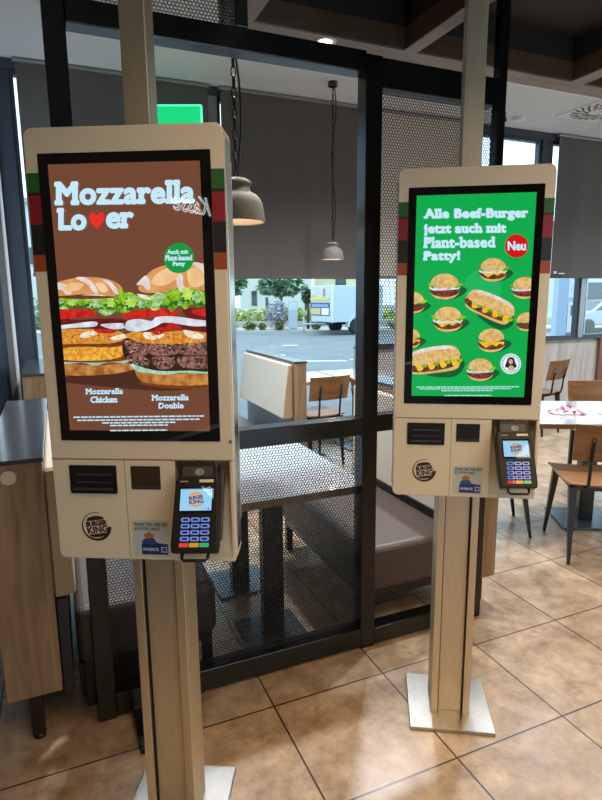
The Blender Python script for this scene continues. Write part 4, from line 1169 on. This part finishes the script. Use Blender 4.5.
def kiosk(loc, yaw, label, art, quad, bg):
    t = empty('order_kiosk', (loc[0], loc[1], 0), yaw, label, 'kiosk', 'self-order kiosks')
    MB().box(-.155, .155, -.155, .155, 0, .014).build('base_plate', M_plate, t, .002)
    # foot of the pole: wide lower column with two shadow grooves
    lo = MB(); lo.box(-.072, .072, -.040, .055, .014, 1.02); lo.box(-.072, -.047, -.070, -.040, .014, 1.02); lo.box(.047, .072, -.070, -.040, .014, 1.02)
    lo.build('lower_pole', M_steel, t, .0015)
    MB().box(-.0435, .0435, -.052, -.040, .014, 1.02).build('pole_cover', M_steel, t, .002)
    g_ = MB(); g_.box(-.047, -.0457, -.066, -.040, .014, 1.02); g_.box(.0457, .047, -.066, -.040, .014, 1.02); g_.build('pole_groove', M_slot, t)
    MB().box(-.033, .033, -.032, .034, 1.02, 2.85 if loc[0] > .6 else CZ).build('upper_pole', M_steel, t, .003)
    z = lambda v: KZ+v
    # rear housing and front shell
    rear = MB().prism(rrect(-KW+.006, KW-.006, z(.05), z(KH-.035), .03, n=5), 'y', YF+.082, YF+.125); rear.build('rear_housing', M_cream, t, .004)
    sh = MB()
    sh.prism(rrect(-KW, KW, z(.275), z(KH), .022, (0, 0, 1, 1)), 'y', YF, YF+.08)
    sh.prism(rrect(-KW, .085, z(0), z(.2738), .018, (1, 0, 0, 0)), 'y', YF, YF+.08)
    sh.prism(rrect(.2275, KW, z(.012), z(.275), .004, (0, 1, 0, 0), 3), 'y', YF, YF+.08)
    sh.prism([(YF, z(0)), (YF+.08, z(0)), (YF+.08, z(.275)), (YF+.05, z(.275)), (YF+.001, z(.012))], 'x', .085, KW-.003)
    sh.build('front_shell', M_cream, t, .0025)
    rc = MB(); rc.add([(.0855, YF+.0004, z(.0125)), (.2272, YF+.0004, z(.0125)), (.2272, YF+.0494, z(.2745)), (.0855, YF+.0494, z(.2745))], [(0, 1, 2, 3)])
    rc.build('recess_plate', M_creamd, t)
    sd = MB()
    for s in (-1, 1):
        sd.prism([(YF+.012, z(.03)), (YF+.07, z(.03)), (YF+.07, z(KH-.03)), (YF+.012, z(KH-.03))], 'x', s*KW, s*(KW+.0022))
    sd.build('side_trim', M_alu, t, .001)
    m = MB()
    for v in ((-KW+.001, .2275, .2735, .2755),): m.box(v[0], KW-.001, YF-.0003, YF+.001, z(v[2]), z(v[3]))
    m.box(-.0468, -.0452, YF-.0003, YF+.001, z(.004), z(.274))
    m.build('panel_seam', M_seam, t)
    # colour bands of the shell
    for a, b in ((-KW+.0006, -.2005), (.2005, KW-.0006)):
        m = MB()
        for mi, (z0, z1) in enumerate(((.933, .977), (.859, .926), (.788, .859), (.749, .788))):
            m.box(a, b, YF-.0005, YF+.001, z(z0), z(z1), mi)
        m.box(a, b, YF-.0005, YF+.001, z(.926), z(.933), 2)
        m.build('colour_bands', [M_green, M_red, M_blk, M_org], t)
    MB().prism(rrect(-.207, .207, z(.325), z(1.020), .003), 'y', YF-.002, YF+.001).build('bezel', M_bezel, t, .0008)
    disp = MB(); flat(disp, [(SCR[0], z(SCR[2])), (SCR[1], z(SCR[2])), (SCR[1], z(SCR[3])), (SCR[0], z(SCR[3]))], YS)
    disp = disp.build('display', bg, t)
    hm0 = homog(quad, [(SCR[0], SCR[3]), (SCR[1], SCR[3]), (SCR[1], SCR[2]), (SCR[0], SCR[2])])
    holder = disp
    global _Z
    n0 = len(disp.children)
    art(disp, hm0)
    for ch in disp.children: ch.location = (0, 0, KZ)
    # receipt printer slot
    sl_ = MB(); sl_.prism(rrect(-.193, -.068, z(.183), z(.259), .004), 'y', YF-.0035, YF+.001); r = sl_.build('receipt_slot', M_slot, t, .001)
    m = MB(); m.box(-.182, -.079, YF-.009, YF-.0035, z(.193), z(.199)); m.box(-.172, -.084, YF-.0065, YF-.0035, z(.232), z(.237)); m.box(-.172, -.084, YF-.0065, YF-.0035, z(.212), z(.216)); m.build('slot_lip', mat('slot_grey', (.035, .034, .034, 1), .35), r, .0008)
    sc_ = MB().prism(rrect(-.030, .047, z(.196), z(.258), .002), 'y', YF-.0015, YF+.001).build('scanner_window', M_scan if loc[0] < .6 else M_slot, t)
    MB().box(-.028, .045, YF-.0019, YF-.0015, z(.198), z(.204)).build('scanner_edge', M_plastic2, sc_)
    m = MB(); burger_emblem(m, -.132, z(.091), .040, YF-.0008, 0); m.build('emblem', M_logo, t)
    # loyalty sticker
    s = MB().prism(rrect(-.036, .065, z(.010), z(.112), .003), 'y', YF-.0008, YF+.001).build('loyalty_sticker', mat('sticker_pale', rgb(190, 188, 172), .35), t)
    inner = MB(); flat(inner, rrect(-.031, .060, z(.014), z(.107), .002), YF-.0011); inner.build('sticker_ground', mat('sticker_blue_grey', rgb(176, 184, 184), .35), s)
    m = MB(); put_text(m, 'PUNKTEN WIE EIN', -.029, .058, z(.0945), z(.1045), YF-.0014, .03); put_text(m, 'ECHTER KING!', -.029, .038, z(.083), z(.092), YF-.0014, .03)
    m.build('sticker_text', mat('sticker_ink', rgb(52, 66, 92), .4), s)
    m = MB()
    flat(m, rrect(-.013, .058, z(.016), z(.046), .003), YF-.0014, 0)
    flat(m, spl([(-.010, z(.046)), (-.004, z(.060)), (.008, z(.064)), (.022, z(.060)), (.028, z(.050)), (.044, z(.046))]), YF-.0013, 1)
    for (px, pz, pr) in ((.000, .069, .0055), (.008, .073, .006), (.016, .069, .0055), (.006, .066, .006)): flat(m, circ(px, z(pz), pr, 12), YF-.0015, 2)
    put_text(m, 'PAYBACK', -.009, .033, z(.026), z(.035), YF-.0017, .03, 3)
    for i in range(3):
        for j in range(3):
            if (i, j) not in ((1, 1),): flat(m, circ(.041+i*.0062, z(.024+j*.0062), .0022, 8), YF-.0017, 3)
    m.build('card_picture', [mat('sticker_navy', rgb(24, 48, 112), .35), mat('sticker_bag', rgb(50, 76, 132), .4), mat('sticker_snack', rgb(176, 116, 62), .4), mat('sticker_white', rgb(205, 212, 220), .4)], s)
    lk = MB().prism(circ(.2325, z(.325), .0045, 12), 'y', YF-.002, YF).build('lock', M_alu, t)
    # card terminal, hinged at the top and leaning out at the bottom
    pv = Vector((.150, YF+.030, z(.262)))
    mt = Matrix.Translation(pv) @ Matrix.Rotation(-.50, 4, 'X') @ Matrix.Rotation(-.03, 4, 'Y')
    w = .055
    ct = MB()
    ct.prism([(-w, -.232), (w, -.232), (w+.003, -.215), (w, -.06), (w-.004, -.045), (-w+.004, -.045), (-w, -.06), (-w-.003, -.215)], 'y', -.042, -.006, 0, mt)
    ct.prism([(-w+.008, -.06), (w-.004, -.06), (w-.004, -.018), (w-.012, -.006), (-w+.016, -.006), (-w+.008, -.016)], 'y', -.036, -.002, 0, mt)
    ct.box(-.012, .012, -.02, .0, -.012, .014, 0, mt)
    ctm = ct.build('card_terminal', M_plastic, t, .004, 3)
    def onface(P): return P
    # back cradle
    m = MB(); m.box(-w-.002, w+.006, -.008, .006, -.20, -.02, 0, mt); m.build('cradle', M_plastic2, ctm, .003)
    m = MB(); m.tube([(-.032, -.02, -.230), (-.032, -.025, -.243), (-.026, -.028, -.249), (.026, -.028, -.249), (.032, -.025, -.243), (.032, -.02, -.230)], .004, 8, 0, mt); m.build('handle', M_plastic, ctm)
    m = MB(); m.prism(rrect(-.040, .038, -.052, -.020, .006), 'y', -.0375, -.036, 0, mt); m.build('contactless_pad', M_plastic2, ctm)
    m = MB()
    flat(m, circ(.004, -.034, .012, 20, .009), -.0378, 0, mt)
    for k in range(3):
        rr_ = .0025+k*.0022
        P0 = [(.002+rr_*math.cos(a), -.034+rr_*math.sin(a)) for a in [(-.8+.32*i) for i in range(6)]]; P1 = [(.002+(rr_+.0009)*math.cos(a), -.034+(rr_+.0009)*math.sin(a)) for a in [(-.8+.32*i) for i in range(6)]]
        flat(m, P0+P1[::-1], -.0381, 1, mt)
    m.build('contactless_symbol', [mat('pad_grey', (.22, .21, .20, 1), .5), M_slot], ctm)
    m = MB(); flat(m, rrect(.006, .042, -.0615, -.054, .001), -.0425, 0, mt); m.build('name_label', mat('terminal_label', rgb(206, 190, 150), .5), ctm)
    m = MB(); flat(m, rrect(-.043, -.022, -.060, -.057, .001), -.0425, 0, mt); m.build('maker_mark', mat('terminal_mark', rgb(150, 140, 124), .5), ctm)
    scn = MB(); scn.prism(rrect(-.043, .043, -.136, -.072, .002), 'y', -.0435, -.042, 0, mt)
    flat(scn, rrect(-.0395, .0395, -.131, -.076, .001), -.0438, 1, mt); flat(scn, rrect(-.0395, .0395, -.0785, -.076, .0005), -.0440, 2, mt)
    burger_emblem(scn, 0, -.104, .025, -.0444, 3, 3, mt, False, 4)
    flat(scn, circ(.032, -.127, .002, 8), -.0442, 3, mt)
    scn.build('terminal_screen', [M_bezel, E3('terminal_blue', (150, 206, 240)), E3('terminal_bar', (60, 80, 110)), E3('terminal_brown', (120, 34, 20)), E3('terminal_bun', (232, 160, 40))], ctm)
    kk = [E3('key_blue', (120, 150, 240), None, st=.8), M_plastic]
    for r_ in range(4):
        for c_ in range(3):
            m = MB(); x0 = -.034+c_*.0245; z1 = -.148-r_*.0152
            m.prism(rrect(x0, x0+.0215, z1-.0105, z1, .003, n=3), 'y', -.0442, -.042, 0, mt)
            flat(m, rrect(x0+.004, x0+.0175, z1-.0078, z1-.0028, .001, n=2), -.0444, 1, mt)
            m.build('key', kk, ctm)
    for c_, cc in enumerate(((226, 70, 66), (224, 158, 40), (40, 190, 120))):
        m = MB(); x0 = -.036+c_*.0250
        m.prism(rrect(x0, x0+.023, -.2185, -.2085, .002, n=3), 'y', -.0442, -.042, 0, mt)
        m.build('function_key', E3('key_%d' % c_, cc, None, st=.8), ctm)
    m = MB(); m.tube([(0, 0, .01), (0, .01, .03)], .007, 8, 0, mt); m.build('cable', M_slot, ctm)
    return t
YAWR, YAWL = math.radians(-30.6), math.radians(-27.2)
kiosk((.241, 1.582), YAWL, 'self-order kiosk whose screen shows two large layered burgers on a brown ground', burger_screen,
      [(48, 162), (199.5, 160.5), (211, 430), (70.5, 427.5)], S_brown)
kiosk((1.314, 1.618), YAWR, 'self-order kiosk with the bright green screen of many small burgers', plant_screen,
      [(417, 193), (538, 190.5), (523.5, 397), (410, 395)], S_green)

# glowing script sign on the left wall of the ordering area (mirrored in the first kiosk's glass)
def script_sign():
    cu = bpy.data.curves.new('script', 'FONT'); cu.body = 'Kasse'; cu.shear = .35; cu.size = .105; cu.fill_mode = 'NONE'; cu.bevel_depth = .0016; cu.bevel_resolution = 1
    ob = bpy.data.objects.new('script', cu); COL.objects.link(ob)
    me = bpy.data.meshes.new_from_object(ob.evaluated_get(bpy.context.evaluated_depsgraph_get()))
    bpy.data.objects.remove(ob); bpy.data.curves.remove(cu)
    xs = [v.co.x for v in me.vertices]; cx = (min(xs)+max(xs))/2
    V = [(WX0+.045, SIGN_Y+(v.co.x-cx), SIGN_Z+v.co.y) for v in me.vertices]
    mb = MB().add(V, [list(p.vertices) for p in me.polygons], 0, True); bpy.data.meshes.remove(me)
    t = empty('script_sign', (WX0, SIGN_Y, SIGN_Z), 0, 'glowing white script wall sign, mirrored in the brown screen of the burger photo kiosk', 'sign')
    mb.build('glowing_script', emat('neon_white', (.9, .96, 1, 1), 18), t, org=(WX0, SIGN_Y, SIGN_Z))
    MB().box(0, .012, -.24, .24, -.05, .16).build('backing', M_dark, t, .003)
SIGN_Y, SIGN_Z = .485, 1.965
script_sign()

# ------------------------------------------------------------------ light
w = bpy.data.worlds.new('sky'); sc.world = w; w.use_nodes = True
bg = w.node_tree.nodes['Background']; bg.inputs[0].default_value = (.66, .87, 1.0, 1); bg.inputs[1].default_value = 2.3
def lamp(kind, x, y, z, e, col=(1, .80, .58), ang=2.3, blend=.8, size=.06):
    ld = bpy.data.lights.new('downlight_or_fill', kind); ld.energy = e; ld.color = col; ld.shadow_soft_size = size
    if kind == 'SPOT': ld.spot_size = ang; ld.spot_blend = blend
    o = bpy.data.objects.new('downlight_or_fill', ld); COL.objects.link(o); o.location = (x, y, z)
lamp('SPOT', 1.127, 2.345, 2.635, 30)
for x in (.2, 1.1, 2.0, 3.0):
    for y in (.55, -.75):
        lamp('SPOT', x, y, 2.63, 44, (1, .72, .45), size=.3)
for x in (4.2, 5.6):
    lamp('SPOT', x, .6, 2.63, 40, (1, .74, .47))
for x in (.9, 2.7, 4.6, 6.6, 8.0):  # unseen cool fill spots, added to brighten the seating area
    for y in (2.95, 4.1):
        lamp('SPOT', x, y, CZ-.02, 330 if x < 3 else 200, (.90, .95, 1), 2.2, .9, .1)
sn = bpy.data.lights.new('sun', 'SUN'); sn.energy = 1.5; sn.angle = .6; sn.color = (1, .96, .9)
so = bpy.data.objects.new('sun', sn); COL.objects.link(so); so.rotation_euler = (math.radians(38), 0, math.radians(-60))

sc.view_settings.view_transform = 'Standard'; sc.view_settings.look = 'None'
sc.view_settings.exposure = .2; sc.view_settings.gamma = 1
sc.view_settings.use_curve_mapping = False
sc.cycles.use_denoising = True
sc.cycles.max_bounces = 8
